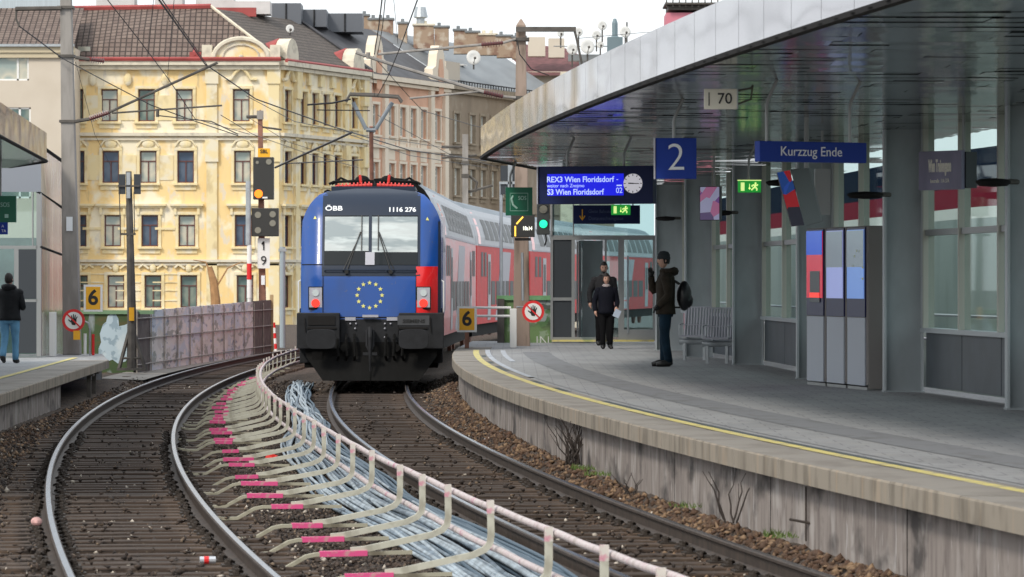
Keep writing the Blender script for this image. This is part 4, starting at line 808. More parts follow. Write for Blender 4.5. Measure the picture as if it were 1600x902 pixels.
# column lamps
for px, py, d, w_, lb in ((1040, 341, 85.2, .42, 'dark round lamp arm by the farthest column, above the man with the backpack'), (1126, 332, 70.8, .4, 'dark round lamp beside the small violet monitor'), (1214, 285, 62, .34, 'dark round lamp half hidden by the tilted monitor'), (1352, 304, 53.6, .48, 'dark round lamp on the column right of the poster cabinets'), (1552, 284, 46.3, .4, 'dark round lamp near the right-most column')):
    r = empty('column_lamp', P(px, py, d), label=lb, cat='lamp', group='dark lamps on the columns'); MB().lathe((0, 0, 0), [(.02, -.06), (w_/2-.04, -.05), (w_/2, -.015), (w_/2, .01), (w_/2-.06, .03), (.02, .04)], 20).build('shade', M_DARKTRIM, r, smooth=True); m = MB(); m.tube([(w_/2-.06, 0, 0), (w_/2+.1, .15, .0)], .03, 6); m.build('arm', M_DKSTEEL, r)
# poster cabinets
M_POST = [mat('poster_red', (.45, .05, .08), .15, emit=(.8, .03, .08), es=.3), mat('poster_lilac', (.25, .28, .5), .15, emit=(.34, .4, .8), es=.36), mat('poster_blue', (.14, .22, .45), .15, emit=(.16, .32, .8), es=.34)]  # panel colours imitate the train mirrored in their glass; emission lifts them
M_PTOP = mat('poster_dark_blue', (.03, .08, .25), .15, emit=(.0, .07, .6), es=.45); M_PFRM = mat('cabinet_navy', (.01, .015, .09), .4); M_CABB = mat('cabinet_brown_grey', (.2, .185, .18), .6); M_PGT = mat('poster_grey_top', (.3, .33, .36), .15, emit=(.25, .32, .42), es=.2)
CA, CB = Vector((WX(1258, 58.2), 58.2, ZP)), Vector((WX(1354, 55), 55, ZP)); cu_ = (CB-CA).normalized(); wc = (CB-CA).length/3; ca_ = math.atan2(cu_.y, cu_.x)
for i in range(3):
    c = empty('poster_cabinet', CA+cu_*wc*(i+.5), ca_, label=['poster cabinet with a red and blue picture, farthest of three', 'middle poster cabinet with a pale lilac picture', 'nearest poster cabinet with a pale blue picture and yellow dots'][i], cat='poster cabinet', group='poster cabinets on the platform')
    w_ = wc-.03; h = 2.22; zmid = .98
    MB().box((0, .14, h/2+.04), (w_, .24, h-.06)).build('housing', M_CABB, c, bevel=.006)
    MB().box((0, .012, (zmid+.06)/2), (w_-.16, .02, zmid-.06)).build('lower_panel', mat('cabinet_lower_panel', (.42, .46, .53), .45), c)
    MB().box((0, .01, (zmid+h)/2), (w_-.14, .022, h-zmid-.02)).build('poster_frame', M_PFRM, c)
    f = MB().box((0, -.004, zmid+.26+(h-zmid-.3)/2), (w_-.2, .012, h-zmid-.3)).build('poster', M_POST[i], c)
    MB().box((0, -.012, h-.3 if i else h-.2), (w_-.2, .006, .5 if i else .34)).build('printed_top', M_PTOP if i == 0 else M_PGT, f)
    if i == 0: MB().box((.04, -.012, zmid+.42), (w_*.5, .006, .44)).build('printed_shape', mat('poster_slate', (.12, .15, .18), .15), f); MB().box((.04, -.016, zmid+.3), (w_*.5, .006, .07)).build('printed_band', M_LENSR, f)
    if i == 2:
        m = MB()
        for q in range(7): a_ = -PI/2+PI*q/6-.3; m.box((.15+.25*math.sin(a_+PI), -.012, zmid+.62+.3*math.cos(a_)), (.06, .006, .03))
        m.build('printed_dots', M_STAR, f)
    MB().box((0, .13, .02), (w_*.94, .22, .04)).build('plinth', M_ALU, c)
m = MB(); m.box((wc/2+.0, .16, 1.12), (.03, .26, 2.2)); m.build('end_panel', mat('cabinet_end_panel', (.24, .225, .215), .6), c)
# benches
def bench(px0, px1, py_seat, d, label):
    x0, x1 = WX(px0, d), WX(px1, d); w_ = x1-x0; r = empty('bench', ((x0+x1)/2, d, ZP), R(-12), label=label, cat='bench', group='metal benches on the platform'); zs = .46
    m = MB(); 
    for k in range(6): m.box((0, -.22+k*.085, zs-.005*abs(k-3)), (w_, .06, .025))
    m.build('seat', M_CGREY, r); m = MB()
    for k in range(9): x = -w_/2+.03+(w_-.06)*k/8; m.tube([(x, .24, zs), (x, .34, zs+.28), (x, .42, zs+.52)], .022, 5)
    m.tube([(-w_/2, .42, zs+.52), (w_/2, .42, zs+.52)], .02, 6); m.tube([(-w_/2, .3, zs+.2), (w_/2, .3, zs+.2)], .015, 6); m.build('backrest', M_CGREY, r)
    m = MB(); m.cyl((-w_/2-.03, 0, zs-.11), (w_/2+.06, 0, zs-.11), .055, 12); m.build('beam', M_GALV, r)
    for sx in (-.75, .75): MB().box((sx*w_/2, 0, (zs-.14)/2), (.05, .08, zs-.14)).build('leg', M_GALV, r)
    for sx in (-1, 1): m = MB(); m.tube([(sx*w_/2, -.2, zs), (sx*w_/2, -.2, zs+.2), (sx*w_/2, .25, zs+.22)], .012, 6); m.build('armrest', M_GALV, r)
bench(1064, 1106, 535, 75.5, 'slatted grey metal bench right behind the man with the backpack'); bench(1100, 1141, 538, 72.6, 'slatted grey metal bench touching the wide column')

# ------------------------------------------------------------------ signs and posts at the platform ends
def hand_sign(px, py, d, label, r_=.24):
    s = empty('no_entry_hand_sign', P(px, py, d), label=label, cat='prohibition sign', group='round hand prohibition signs'); MB().disc((0, .01, 0), r_, n=32).build('red_ring', M_RED, s); MB().disc((0, -.012, 0), r_*.76, th=.006, n=32).build('white_face', M_WHITE, s)
    m = MB(); q = r_/.24; m.prism([(x*q, -.019, z*q) for x, z in ((-.035, -.09), (.035, -.1), (.065, -.02), (.06, .03), (-.04, .04), (-.06, -.01))], (0, -.004, 0))
    for (x, z, x2, z2, w_) in ((-.03, .03, -.045, .11, .011), (-.005, .03, .0, .135, .012), (.022, .03, .042, .12, .012), (.045, .02, .08, .085, .011), (-.05, -.03, -.11, .02, .013)): m.tube([(x*q, -.021, z*q), (x2*q, -.021, z2*q)], [w_*q*1.15, w_*q*.8], 6)
    m.build('hand', M_BLACK, s); MB().box((0, 0, 0), (r_*1.55, .006, r_*.13), M=Matrix.Translation((0, -.026, 0))@Matrix.Rotation(R(45), 4, 'Y')).build('red_slash', M_RED, s)
    MB().box((0, .03, 0), (.06, .04, .3)).build('bracket', M_GALV, s); return s
DR = 89.5
hand_sign(833, 487, DR-1.5, 'round red hand prohibition sign on the brown mast by the lobby'); hand_sign(115, 501, 91, 'round red hand prohibition sign on the tall concrete mast at the left', .255)
def six(px, py, d, w_, h_, label, post):
    s = empty('number_sign', P(px, py, d), label=label, cat='number sign', group='yellow number 6 signs'); MB().box((0, .01, 0), (w_, .03, h_)).build('plate', M_WHITE, s); MB().box((0, -.008, 0), (w_*.76, .008, h_*.84)).build('yellow_field', M_YEL, s); text('6', h_*.78, (0, -.016, 0), M_BLACK, s, sx=1.0, bold=.012)
    if post: MB().box((0, .04, -h_/2-post/2+.1), (.09, .05, post)).build('post', M_RUSTY, s)
    return s
six(729.5, 499, 88, .43, .56, 'yellow number 6 sign on a short rusty post beside the train', .55); six(145.5, 466, 90.5, .42, .6, 'yellow number 6 sign beside the tall concrete mast', 0)
g = empty('platform_end_barrier', (WX(802, DR), DR, ZP), label='white post and two white rails closing the platform end', cat='barrier'); kx = DR/FPX
MB().box((0, 0, .43), (.15, .15, .86)).build('post', M_WHITE, g, bevel=.01)
for py in (481, 494): m = MB(); m.tube([((744-802)*kx, -.02, WZ(py, DR)-ZP), (-.05, -.02, WZ(py, DR)-ZP)], .028, 8); m.build('rail', M_WHITE, g)
m = MB(); m.tube([(.07, 0, WZ(480, DR)-ZP), (.5, .1, WZ(480, DR)-ZP), (.62, .1, WZ(487, DR)-ZP), (.5, .1, WZ(494, DR)-ZP)], .02, 6); m.build('rail_loop', M_GALV, g)
fg = empty('green_fence', (0, 0, 0), label='low green fence panel with white graffiti beside the lobby', cat='fence'); DF = 96.5
m = MB(); m.box2((WX(777, DF), DF, -.2), (WX(862, DF), DF+.08, WZ(468, DF))); m.build('panel', layered('graffiti_green', (.07, .15, .06), [((.33, .38, .38), 2.6, (1, 1, 1), .52, .56, .9), ((.03, .04, .03), 3.4, (1, 1, 1.4), .56, .6, .8), ((.2, .3, .12), 1.2, (1, 1, 1), .5, .6, .6)], .8), fg)
m = MB(); m.box2((WX(776, DF), DF-.06, WZ(469, DF)), (WX(862, DF), DF+.12, WZ(462, DF))); m.build('top_rail', mat('light_green_paint', (.17, .36, .17), .6, noise=.2, scale=4), fg)
m = MB(); m.box2((WX(777, DF), DF-.1, -.2), (WX(788, DF), DF-.02, WZ(467, DF))); m.build('post', M_DKSTEEL, fg)
text('IN', .34, (WX(848, DF), DF-.01, WZ(534, DF)), mat('graffiti_white', (.65, .66, .64), .7), fg, bold=-.006)
# brown mast with route indicator
def mast(name, pxt, pxb, wt, wb, pyt, zb, d, material, label, pointed=True, cat='mast', depth=1.0):
    a = Vector((WX(pxb, d), d, zb)); b = Vector((WX(pxt, d), d, WZ(pyt, d))); r = empty(name, a, label=label, cat=cat); v = b-a; kx = d/FPX; w0, w1 = wb*kx/2, wt*kx/2; m = MB()
    V = [(-w0, -w0*depth, 0), (w0, -w0*depth, 0), (w0, w0*depth, 0), (-w0, w0*depth, 0)]+[v+Vector(q) for q in ((-w1, -w1*depth, 0), (w1, -w1*depth, 0), (w1, w1*depth, 0), (-w1, w1*depth, 0))]; F = [(0, 1, 5, 4), (1, 2, 6, 5), (2, 3, 7, 6), (3, 0, 4, 7), (3, 2, 1, 0)]
    if pointed: V.append(v+Vector((0, 0, w1*1.6))); F += [(4, 5, 8), (5, 6, 8), (6, 7, 8), (7, 4, 8)]
    else: F.append((4, 5, 6, 7))
    m.add(V, F); m.build('pole', material, r, bevel=.02); return r
DM = 92
bm_ = mast('catenary_mast', 814, 815, 15, 27, 40, ZP-.3, DM, M_BROWNC, 'brown concrete catenary mast rising behind the canopy tip'); bl = bm_.location
def rel(px, py, d, root): return P(px, py, d)-root.location
def insulator(a, b, r_, n, parent, material=M_INSBR):
    a, b = Vector(a), Vector(b); m = MB(); m.tube([a, b], r_*.5, 6)
    for k in range(n): p = a+(b-a)*(k+.5)/n; m.tube([p-(b-a)*.012, p+(b-a)*.012], r_, 8)
    return m.build('insulator', material, parent)
m = MB(); m.box2(rel(806, 42, DM-.3, bm_), rel(900, 50, DM-.2, bm_)); m.build('crossarm', M_DKSTEEL, bm_); m = MB(); m.tube([rel(897, 46, DM-.25, bm_), rel(901, 62, DM-.25, bm_), rel(910, 105, DM-.25, bm_)], .03, 5); m.build('drop_arm', M_DKSTEEL, bm_)
m = MB(); m.tube([rel(590, 85, DM-.2, bm_), rel(752, 70, DM-.2, bm_)], .03, 6); m.tube([rel(786, 67, DM-.2, bm_), rel(806, 61, DM-.2, bm_)], .03, 6); m.tube([rel(556, 82, DM-.2, bm_), rel(600, 97, DM-.2, bm_), rel(756, 144, DM-.2, bm_)], .038, 6); m.tube([rel(786, 151, DM-.2, bm_), rel(806, 153, DM-.2, bm_)], .03, 6); m.tube([rel(640, 154, DM-.2, bm_), rel(748, 143, DM-.2, bm_)], .024, 6); m.tube([rel(575, 82, DM-.2, bm_), rel(575, 92, DM-.2, bm_)], .05, 5); m.build('cantilever_tube', M_CONC, bm_)
insulator(rel(752, 70, DM-.2, bm_), rel(786, 67, DM-.2, bm_), .075, 8, bm_); insulator(rel(756, 144, DM-.2, bm_), rel(786, 151, DM-.2, bm_), .085, 8, bm_)
m = MB(); m.tube([rel(808, 62, DM-.3, bm_), rel(812, 85, DM-.35, bm_), rel(830, 108, DM-.35, bm_), rel(858, 118, DM-.3, bm_)], .012, 4); m.build('jumper_wire', M_BLACK, bm_)
for py in (62, 153): m = MB(); m.box(rel(814.5, py, DM, bm_), (.36, .4, .07)); m.build('band_clamp', M_DKSTEEL, bm_)
m = MB(); m.tube([rel(816, 395, DM-.4, bm_), rel(817, 470, DM-.42, bm_)], .03, 6); m.build('conduit', M_GALV, bm_)
s = empty('route_indicator', P(817, 353, 90.5), label='black box with a yellow slanted light bar and the text 18a14 on the brown mast', cat='route indicator'); MB().box((0, .15, 0), (.53, .3, .5)).build('housing', mat('signal_black', (.028, .028, .026), .5), s, bevel=.01); m = MB(); m.box((-.17, -.006, -.12), (.035, .01, .23)); m.box((0, 0, 0), (.035, .01, .22), M=Matrix.Translation((-.07, -.006, .12))@Matrix.Rotation(R(42), 4, 'Y')); m.build('light_bar', M_YELLAMP, s); text('18a14', .12, (.1, -.006, -.06), mat('lit_white_text', (.8, .8, .7), .5, emit=(1, 1, .85), es=.8), s, sx=.75, bold=.003); MB().box((0, .2, -.3), (.36, .1, .06)).build('bracket', M_DKSTEEL, s)
s = empty('green_signal', P(849, 342, 94.2), label='dark two-lamp signal showing green beside the departure board', cat='signal'); MB().box((0, .1, .06), (.3, .2, .86)).build('housing', mat('signal_grey', (.05, .055, .055), .5), s, bevel=.02)
for z, mm, nm in ((-.12, M_GLAMP, 'lit_lamp'), (.22, M_LAMPOFF, 'unlit_lamp')): l_ = MB().disc((0, -.012, z), .095, th=.012).build(nm, mm, s); m = MB(); m.tube([(-.1, -.02, z+.02), (-.1, -.14, z+.06), (0, -.16, z+.115), (.1, -.14, z+.06), (.1, -.02, z+.02)], .012, 4); m.build('hood', M_BLACK, l_)
m = MB(); m.tube([(.05, .1, -.35), (.07, .12, -.5), (.03, .14, -.62)], .02, 5); m.build('cable_tail', M_BLACK, s); MB().box((.12, .25, -.1), (.05, .3, .05)).build('bracket', M_DKSTEEL, s)
s = empty('signal_from_behind', P(797, 285, 101), label='back of a black signal with a pale cross post above the train roof', cat='signal'); kx = 101/FPX
for sx in (-1, 1):
    for sz, h_ in ((1, 24), (-1, 16)): MB().box((sx*9*kx, 0, (14 if sz > 0 else -11)*kx), (12*kx, .1, h_*kx)).build('housing', M_DKPANEL, s)
m = MB(); m.box((0, -.06, .0), (7*kx, .05, 60*kx)); m.box((0, -.06, -1*kx), (34*kx, .05, 4*kx)); m.build('frame', M_GALV, s); m = MB(); m.tube([(-14*kx, 0, 0), (-14*kx, 0, -100*kx), (-14*kx, 0, -3.6)], .04, 6); m.build('pole', M_GALV, s)
# left platform end
lm = mast('concrete_mast', 103, 113, 17, 27, -20, ZL, 92, M_CONC, 'tall tapering grey concrete catenary mast at the end of the left platform', pointed=False)
for py in (12, 88, 190): m = MB(); m.box(rel(103+(py/600)*10, py, 92, lm), (.36, .38, .06)); m.build('band_clamp', M_DKSTEEL, lm)
MB().box(rel(108.5, 350, 91.78, lm), (.14, .02, .32)).build('paint_patch', M_WHITEG, lm)
m = MB(); m.tube([rel(118, 190, 91.8, lm), rel(140, 186, 91.8, lm)], .04, 6); m.tube([rel(170, 176, 91.8, lm), rel(340, 98, 91.8, lm)], .03, 6); m.tube([rel(175, 177, 91.8, lm), rel(245, 172, 91.8, lm), rel(347, 165, 91.8, lm)], .02, 6); m.tube([rel(246, 170, 91.8, lm), rel(246, 183, 91.8, lm)], .04, 5); m.tube([rel(118, 90, 91.8, lm), rel(140, 93, 91.8, lm)], .04, 6); m.tube([rel(248, 181, 91.8, lm), rel(330, 190, 91.8, lm), rel(372, 210, 91.8, lm)], .015, 5); m.build('cantilever_tube', M_DKSTEEL, lm)
insulator(rel(140, 186, 91.8, lm), rel(170, 176, 91.8, lm), .085, 9, lm); insulator(rel(142, 93, 91.8, lm), rel(163, 96, 91.8, lm), .07, 6, lm)
m = MB(); m.tube([rel(24, 14, 91.8, lm), rel(96, 13, 91.8, lm)], .05, 6); m.tube([rel(25, 14, 91.8, lm), rel(25, 30, 91.8, lm), rel(30, 41, 91.8, lm)], .025, 5); m.build('side_arm', M_DKSTEEL, lm)
MB().box(rel(120, 524, 90.8, lm), (.15, .06, .2)).build('yellow_box', M_YEL, lm)
s = empty('white_post', (WX(82.5, 90), 90, ZL), label='plain white post left of the round hand sign', cat='post'); MB().box((0, 0, .49), (.15, .15, .98)).build('post', M_WHITE, s, bevel=.01)
for px, w_, h_, mm, lb in ((133, 5, 34, M_WHITE, 'thin white post beneath the left number 6 sign'), (140.5, 3.5, 40, M_GALV, 'thin grey tube curving beside the left number 6 sign'), (145.5, 4.5, 33, M_RED, 'short bright red post beside the green graffiti fence')):
    r = empty('marker_post', (WX(px, 91.2), 91.2, ZL-.1), label=lb, cat='post'); k_ = 91.2/FPX; m = MB(); m.tube([(0, 0, 0), (0, 0, h_*k_+.1)], w_*k_/2, 8)
    if mm is M_GALV: m.tube([(0, 0, h_*k_+.1), (-.04, 0, h_*k_+.25), (-.14, 0, h_*k_+.3)], .02, 6)
    m.build('post', mm, r)
# lattice base mast with signal back
r = empty('signal_mast', (WX(206, 98), 98, -.15), label='thin grey-brown mast with splayed feet and a black signal back before the graffiti fence', cat='mast'); k_ = 98/FPX
def r2(px, py, y=0): return Vector(((px-206)*k_, y, WZ(py, 98)+.15))
m = MB(); m.tube([r2(206, 575), r2(206, 500), r2(201, 268)], [.12, .11, .07], 8); m.build('pole', M_DKSTEEL, r)
m = MB(); 
for a, b in ((186, 201), (228, 209)): m.tube([r2(a, 578, -.1), r2(b, 520)], .05, 5)
m.tube([r2(192, 560, -.08), r2(221, 560, -.08)], .03, 5); m.box(r2(206, 577), (.7, .3, .06)); m.build('splayed_foot', M_DKSTEEL, r)
for a in (190, 214): MB().box(r2(a+1.0, 288, -.06), (.16, .1, .48)).build('housing', M_DKPANEL, r)
m = MB(); m.box(r2(202, 291, -.15), (.52, .03, .04)); m.tube([r2(187, 292, -.12), r2(189, 366, -.12)], .012, 4); m.tube([r2(210, 300, -.12), r2(211, 366, -.12)], .012, 4); m.box(r2(200, 366, -.05), (.38, .06, .05)); m.build('bracket', M_DKSTEEL, r); m = MB(); m.box(r2(201.5, 290, -.14), (.09, .05, .62)); m.build('pale_tube', M_GALV, r)
MB().box(r2(206.5, 491, -.14), (.12, .06, .32)).build('yellow_box', M_YEL, r)
# graffiti fence
gf = empty('graffiti_fence', (0, 0, 0), label='long grey fence of panels covered with pale blue graffiti behind the empty track', cat='fence')
A = Vector((WX(212, 99), 99, 0)); B = Vector((WX(424, 129), 129, 0)); n = 12
M_GRAF = layered('graffiti_concrete', (.66, .66, .62), [((.55, .68, .8), 1.4, (0, .16, .6), .46, .52, .7), ((.8, .8, .76), 3, (0, .2, .7), .5, .54, .8), ((.24, .28, .25), 3.6, (0, .22, .9), .56, .59, .7), ((.75, .77, .79), 4.6, (0, .22, .9), .56, .59, .8), ((.2, .26, .36), 5.5, (0, .22, 1), .62, .65, .7)], .85)
M_GRAF2 = mat('dark_fence_board', (.13, .12, .11), .85, noise=.35, scale=4)
for i in range(n):
    a = A+(B-A)*(i/n); b = A+(B-A)*((i+1)/n); v = (b-a).normalized(); m = MB(); z1 = 1.42+.012*i
    m.add([a+v*.03+Vector((0, 0, -.25)), b-v*.03+Vector((0, 0, -.25)), b-v*.03+Vector((0, 0, z1)), a+v*.03+Vector((0, 0, z1))], [(0, 1, 2, 3)]); m.v += [(x+.0-.06, y, z) for x, y, z in m.v]; m.f += [(7, 6, 5, 4), (3, 2, 6, 7)]; m.m += [0, 0]; m.build('panel', M_GRAF if 0 < i < 10 else M_GRAF2, gf)
    m = MB(); m.box((a.x+.03, a.y, .62), (.022, .08, 1.7)); m.build('post', mat('rusty_fence_post', (.38, .34, .29), .8, noise=.4, scale=3), gf)
m = MB()
for z in (.12, .75, 1.25): m.tube([A+Vector((.04, 0, z)), B+Vector((.04, 0, z))], .016, 4)
m.build('cross_rail', mat('grey_fence_rail', (.32, .3, .28), .8), gf); m = MB(); m.box2((WX(424, 129)-.04, 128.9, -.2), (WX(424, 129)+.06, 129.1, 1.72)); m.build('end_post', mat('ochre_post', (.42, .3, .16), .8), gf)
gg = empty('green_board_fence', (0, 0, 0), label='dark green board fence with a pale blue graffiti figure, left of the splayed mast', cat='fence'); D2 = 99.6
m = MB(); m.box2((WX(64, D2), D2, -.2), (WX(216, D2), D2+.08, WZ(490, D2))); m.build('board', layered('green_boards', (.05, .085, .03), [((.1, .08, .03), 1.4, (1, 1, 3), .5, .6, .8), ((.3, .33, .35), 1.1, (2, 1, .6), .6, .66, .7)], .8), gg); m = MB(); m.box2((WX(64, D2), D2-.05, WZ(491, D2)), (WX(240, D2), D2+.1, WZ(485, D2))); m.build('top_rail', mat('faded_green_rail', (.15, .25, .14), .7, noise=.2, scale=2), gg)
m = MB(); pts = [(154, 566), (154, 545), (158, 535), (156, 522), (161, 507), (166, 503), (168, 494), (174, 490), (181, 491), (185, 498), (186, 510), (195, 508), (201, 505), (204, 520), (200, 535), (203, 555), (196, 565), (184, 568), (176, 562), (165, 566)]
m.prism([(WX(a, D2), D2-.006, WZ(b, D2)) for a, b in pts], (0, .004, 0)); m.build('graffiti', layered('pale_blue_graffiti', (.42, .52, .58), [((.2, .28, .34), 4.5, (1, 1, 1), .53, .56, .7), ((.6, .66, .68), 2, (1, 1, 1), .5, .6, .6)], .8), gg)
# second, central mast with signals
DS = 132
sm = mast('signal_post', 406.5, 411, 7, 12, 176, -.2, DS, M_RUSTY, 'reddish mast with a small yellow plate, two black signal boxes and number 19', cat='signal mast')
ks = DS/FPX
def sr(px, py, y=0): return rel(px, py, DS+y, sm)
MB().box(sr(406.5, 180, 0), (.2, .25, .28)).build('pole_cap', M_CONC, sm)
m = MB(); m.tube([sr(385, 183), sr(404, 183)], .06, 5); m.tube([sr(410, 199), sr(440, 203)], .035, 5); m.build('arm', M_DKSTEEL, sm)
s_ = MB().box(sr(412.5, 239, -.2), (19*ks, .03, 14*ks)).build('yellow_plate', M_YEL, sm); text('SBL', .17, sr(412.5, 237, -.23), M_BLACK, sm, bold=.003)
h1 = MB().box(sr(412, 279, -.3), (32*ks, .35, 66*ks)).build('signal_box', mat('signal_black', (.028, .028, .026), .5), sm, bevel=.02)
for px, py, q, mm in ((404, 303, 6.5, M_OLAMP), (402, 254, 2.5, M_LAMPOFF), (420, 253, 4.5, M_LAMPOFF)): MB().disc(sr(px, py, -.49), q*ks, th=.01).build('lamp', mm, h1)
MB().box(sr(414, 309, -.49), (.17, .02, .05)).build('plate', M_WHITE, h1)
h2 = MB().box(sr(414.5, 347.5, -.3), (42*ks, .35, 44*ks)).build('lower_signal_box', mat('signal_black', (.028, .028, .026), .5), sm, bevel=.02)
for px, py in ((403, 336), (426, 335), (426, 349), (403, 360)): MB().disc(sr(px, py, -.49), 5*ks, th=.01).build('lamp', M_LAMPOFF, h2)
MB().box(sr(412, 396, -.25), (19*ks, .03, 47*ks)).build('number_plate', M_WHITE, sm); text('1', .42, sr(412, 385, -.29), M_BLACK, sm, bold=.0); m = MB(); m.tube([sr(412, 378.6, -.29), sr(409, 382, -.29)], .028, 5); m.build('digit_flag', M_BLACK, sm); text('9', .42, sr(412, 408, -.29), M_BLACK, sm, bold=.0)
MB().box(sr(411, 438, -.22), (.12, .01, .3)).build('paint_patch', M_WHITEG, sm)
r = empty('grey_pole', (WX(388, 131.5), 131.5, -.2), label='pale grey pole with a red and white striped lower part beside the reddish mast', cat='pole'); k_ = 131.5/FPX; bz = lambda py: WZ(py, 131.5)+.2
MB().cyl((0, 0, bz(383)), (0, 0, bz(283)), .085, 10).build('upper_tube', M_GALV, r); m = MB(); m.cyl((.03, 0, bz(466)), (.03, 0, bz(383)), .075, 10, 0); m.cyl((.03, 0, bz(437)), (.03, 0, bz(412)), .08, 10, 1); m.cyl((.03, 0, 0), (.03, 0, bz(466)), .06, 8, 0); m.build('striped_tube', [M_WHITE, M_RED], r)
r = empty('short_grey_pole', (WX(441.5, 136), 136, -.3), label='plain grey-blue pole between the fence end and the locomotive', cat='pole'); k_ = 136/FPX; MB().cyl((0, 0, 0), (0, 0, WZ(386, 136)+.3), .095, 10).build('tube', mat('blue_grey_pole', (.3, .36, .4), .5), r); MB().box((0, 0, WZ(391, 136)+.3), (.26, .2, .1)).build('cap', M_GALV, r)
r = empty('striped_stake', (WX(429, 130.5), 130.5, -.2), label='small leaning red and white stake at the end of the graffiti fence', cat='stake'); m = MB()
for q in range(6): a_ = Vector((.05-.012*q, 0, q*.17)); m.cyl(a_, a_+Vector((-.012, 0, .17)), .045, 8, q % 2)
m.build('stake', [M_WHITE, M_RED], r)
lt = empty('far_lattice_mast', (WX(727, 160), 160, -3), label='grey mast behind the coaches with small crossarms', cat='mast'); k_ = 160/FPX; lr = lambda px, py: Vector(((px-727)*k_, 0, WZ(py, 160)+3))
MB().box((0, 0, lr(0, 300).z), (9*k_, .3, 180*k_)).build('pole', M_CONC, lt); m = MB(); m.tube([lr(690, 230), lr(727, 230)], .06, 5); m.tube([lr(690, 247), lr(745, 243)], .05, 5); m.tube([lr(722, 303), lr(770, 290)], .06, 5); m.tube([lr(733, 275), lr(745, 285), lr(742, 300)], .06, 5); m.build('crossarm', M_DKSTEEL, lt)
for z in (255, 275): MB().box(lr(727, z), (12*k_, .34, .15)).build('band', M_DKSTEEL, lt)

# ------------------------------------------------------------------ overhead wires
M_WIRE = mat('wire_dark', (.035, .035, .04), .5, .5)
def wire(pts, r_, label, sag=0):
    P3 = [P(*q) for q in pts]; out = []
    for a, b in zip(P3[:-1], P3[1:]):
        for k in range(8): t = k/8; p = a.lerp(b, t); p.z -= sag*4*t*(1-t); out.append(p)
    out.append(P3[-1]); MB().tube(out, r_*.72, 4).build('overhead_wire', M_WIRE, label=label, cat='wire')
W_ = [([(30, 41, 91.8), (97, 91, 91.6)], .02, 'short wire from the left mast top arm'), ([(97, 91, 91.6), (170, 130, 91), (235, 164, 91), (300, 188, 92), (372, 212, 95)], .016, 'thin wire running down right from the left concrete mast'),
      ([(168, 0, 60), (213, 57, 66), (262, 122, 76), (305, 186, 90), (390, 210, 110)], .013, 'wire entering at the top left and dropping across the yellow facade'), ([(247, -2, 52), (320, 100, 91.8), (400, 155, 96), (520, 198, 102), (640, 235, 112), (760, 252, 130)], .022, 'heavy contact wire of the empty track crossing the photo'),
      ([(252, -2, 52), (323, 101, 91.8)], .014, 'second wire beside the heavy contact wire'), ([(240, -2, 80), (232, 85, 85)], .008, 'short dropper in front of the tiled roof'), ([(272, 0, 60), (262, 118, 80)], .007, 'faint dropper across the roof edge'),
      ([(597, -2, 60), (592, 40, 80), (585, 85, 91.8)], .016, 'wire above the pantograph from the top edge'), ([(602, -2, 60), (598, 40, 80), (590, 85, 91.8)], .012, 'paired wire above the pantograph'), ([(653, -2, 55), (625, 75, 80), (607, 118, 88), (590, 150, 96)], .015, 'wire slanting down left to the pantograph head'), ([(615, -2, 70), (622, 70, 85)], .007, 'thin dropper right of the pantograph wires'),
      ([(583, 88, 91.8), (640, 152, 97), (660, 173, 100), (735, 195, 115), (800, 212, 140)], .014, 'wire running down right over the salmon facade'), ([(580, 88, 91.8), (585, 150, 95)], .008, 'dropper over the pantograph'), ([(430, 262, 125), (550, 207, 110)], .05, 'slanting tube from the reddish mast to the left of the pantograph'), ([(440, 256, 125), (567, 250, 118)], .025, 'level registration wire beside the locomotive roof'),
      ([(480, 164, 96), (520, 161, 96), (548, 155, 96)], .03, 'short steady arm left of the pantograph head'), ([(495, 172, 96), (578, 173, 96)], .018, 'thin steady wire left of the pantograph'), ([(345, 180, 92), (395, 210, 110), (480, 240, 125), (560, 262, 135)], .014, 'long low wire over the yellow wing'), ([(545, 210, 105), (640, 243, 125), (760, 262, 160)], .014, 'wire from the pantograph towards the far mast'), ([(385, 150, 92), (460, 190, 102), (560, 210, 115), (700, 232, 150)], .013, 'wire crossing behind the pantograph arm'),
      ([(390, 185, 118), (450, 222, 122), (540, 250, 130)], .012, 'low wire from the reddish mast arm'), ([(590, 180, 96), (700, 240, 120), (780, 262, 160)], .012, 'wire sloping from the pantograph over the coach roof'), ([(118, 97, 92), (148, 210, 95), (172, 258, 98)], .007, 'very thin hanging wire beside the left mast'), ([(905, 60, 100), (1040, 48, 110)], .01, 'faint wire behind the canopy edge')]
for p_, r_, lb in W_: wire(p_, r_, lb)

# ------------------------------------------------------------------ BUILDINGS
def facade(root, M, L, z0, z1, wins, material, depth=.28):
    """wall along local x 0..L, outward -y; wins = [(x0,x1,z0,z1)]"""
    xs_ = sorted({0, L, *[a for w in wins for a in w[:2]]}); zs2 = sorted({z0, z1, *[a for w in wins for a in w[2:]]}); m = MB()
    def T(x, y, z): return M@Vector((x, y, z))
    for i in range(len(xs_)-1):
        for j in range(len(zs2)-1):
            cx, cz = (xs_[i]+xs_[i+1])/2, (zs2[j]+zs2[j+1])/2
            if any(w[0] < cx < w[1] and w[2] < cz < w[3] for w in wins): continue
            m.quad(T(xs_[i], 0, zs2[j]), T(xs_[i+1], 0, zs2[j]), T(xs_[i+1], 0, zs2[j+1]), T(xs_[i], 0, zs2[j+1]))
    for a, b, c, e in wins:
        for q in (((a, c), (a, e)), ((b, e), (b, c)), ((a, e), (b, e)), ((b, c), (a, c))):
            m.quad(T(q[0][0], 0, q[0][1]), T(q[1][0], 0, q[1][1]), T(q[1][0], depth, q[1][1]), T(q[0][0], depth, q[0][1]))
    return m.build('wall', material, root)
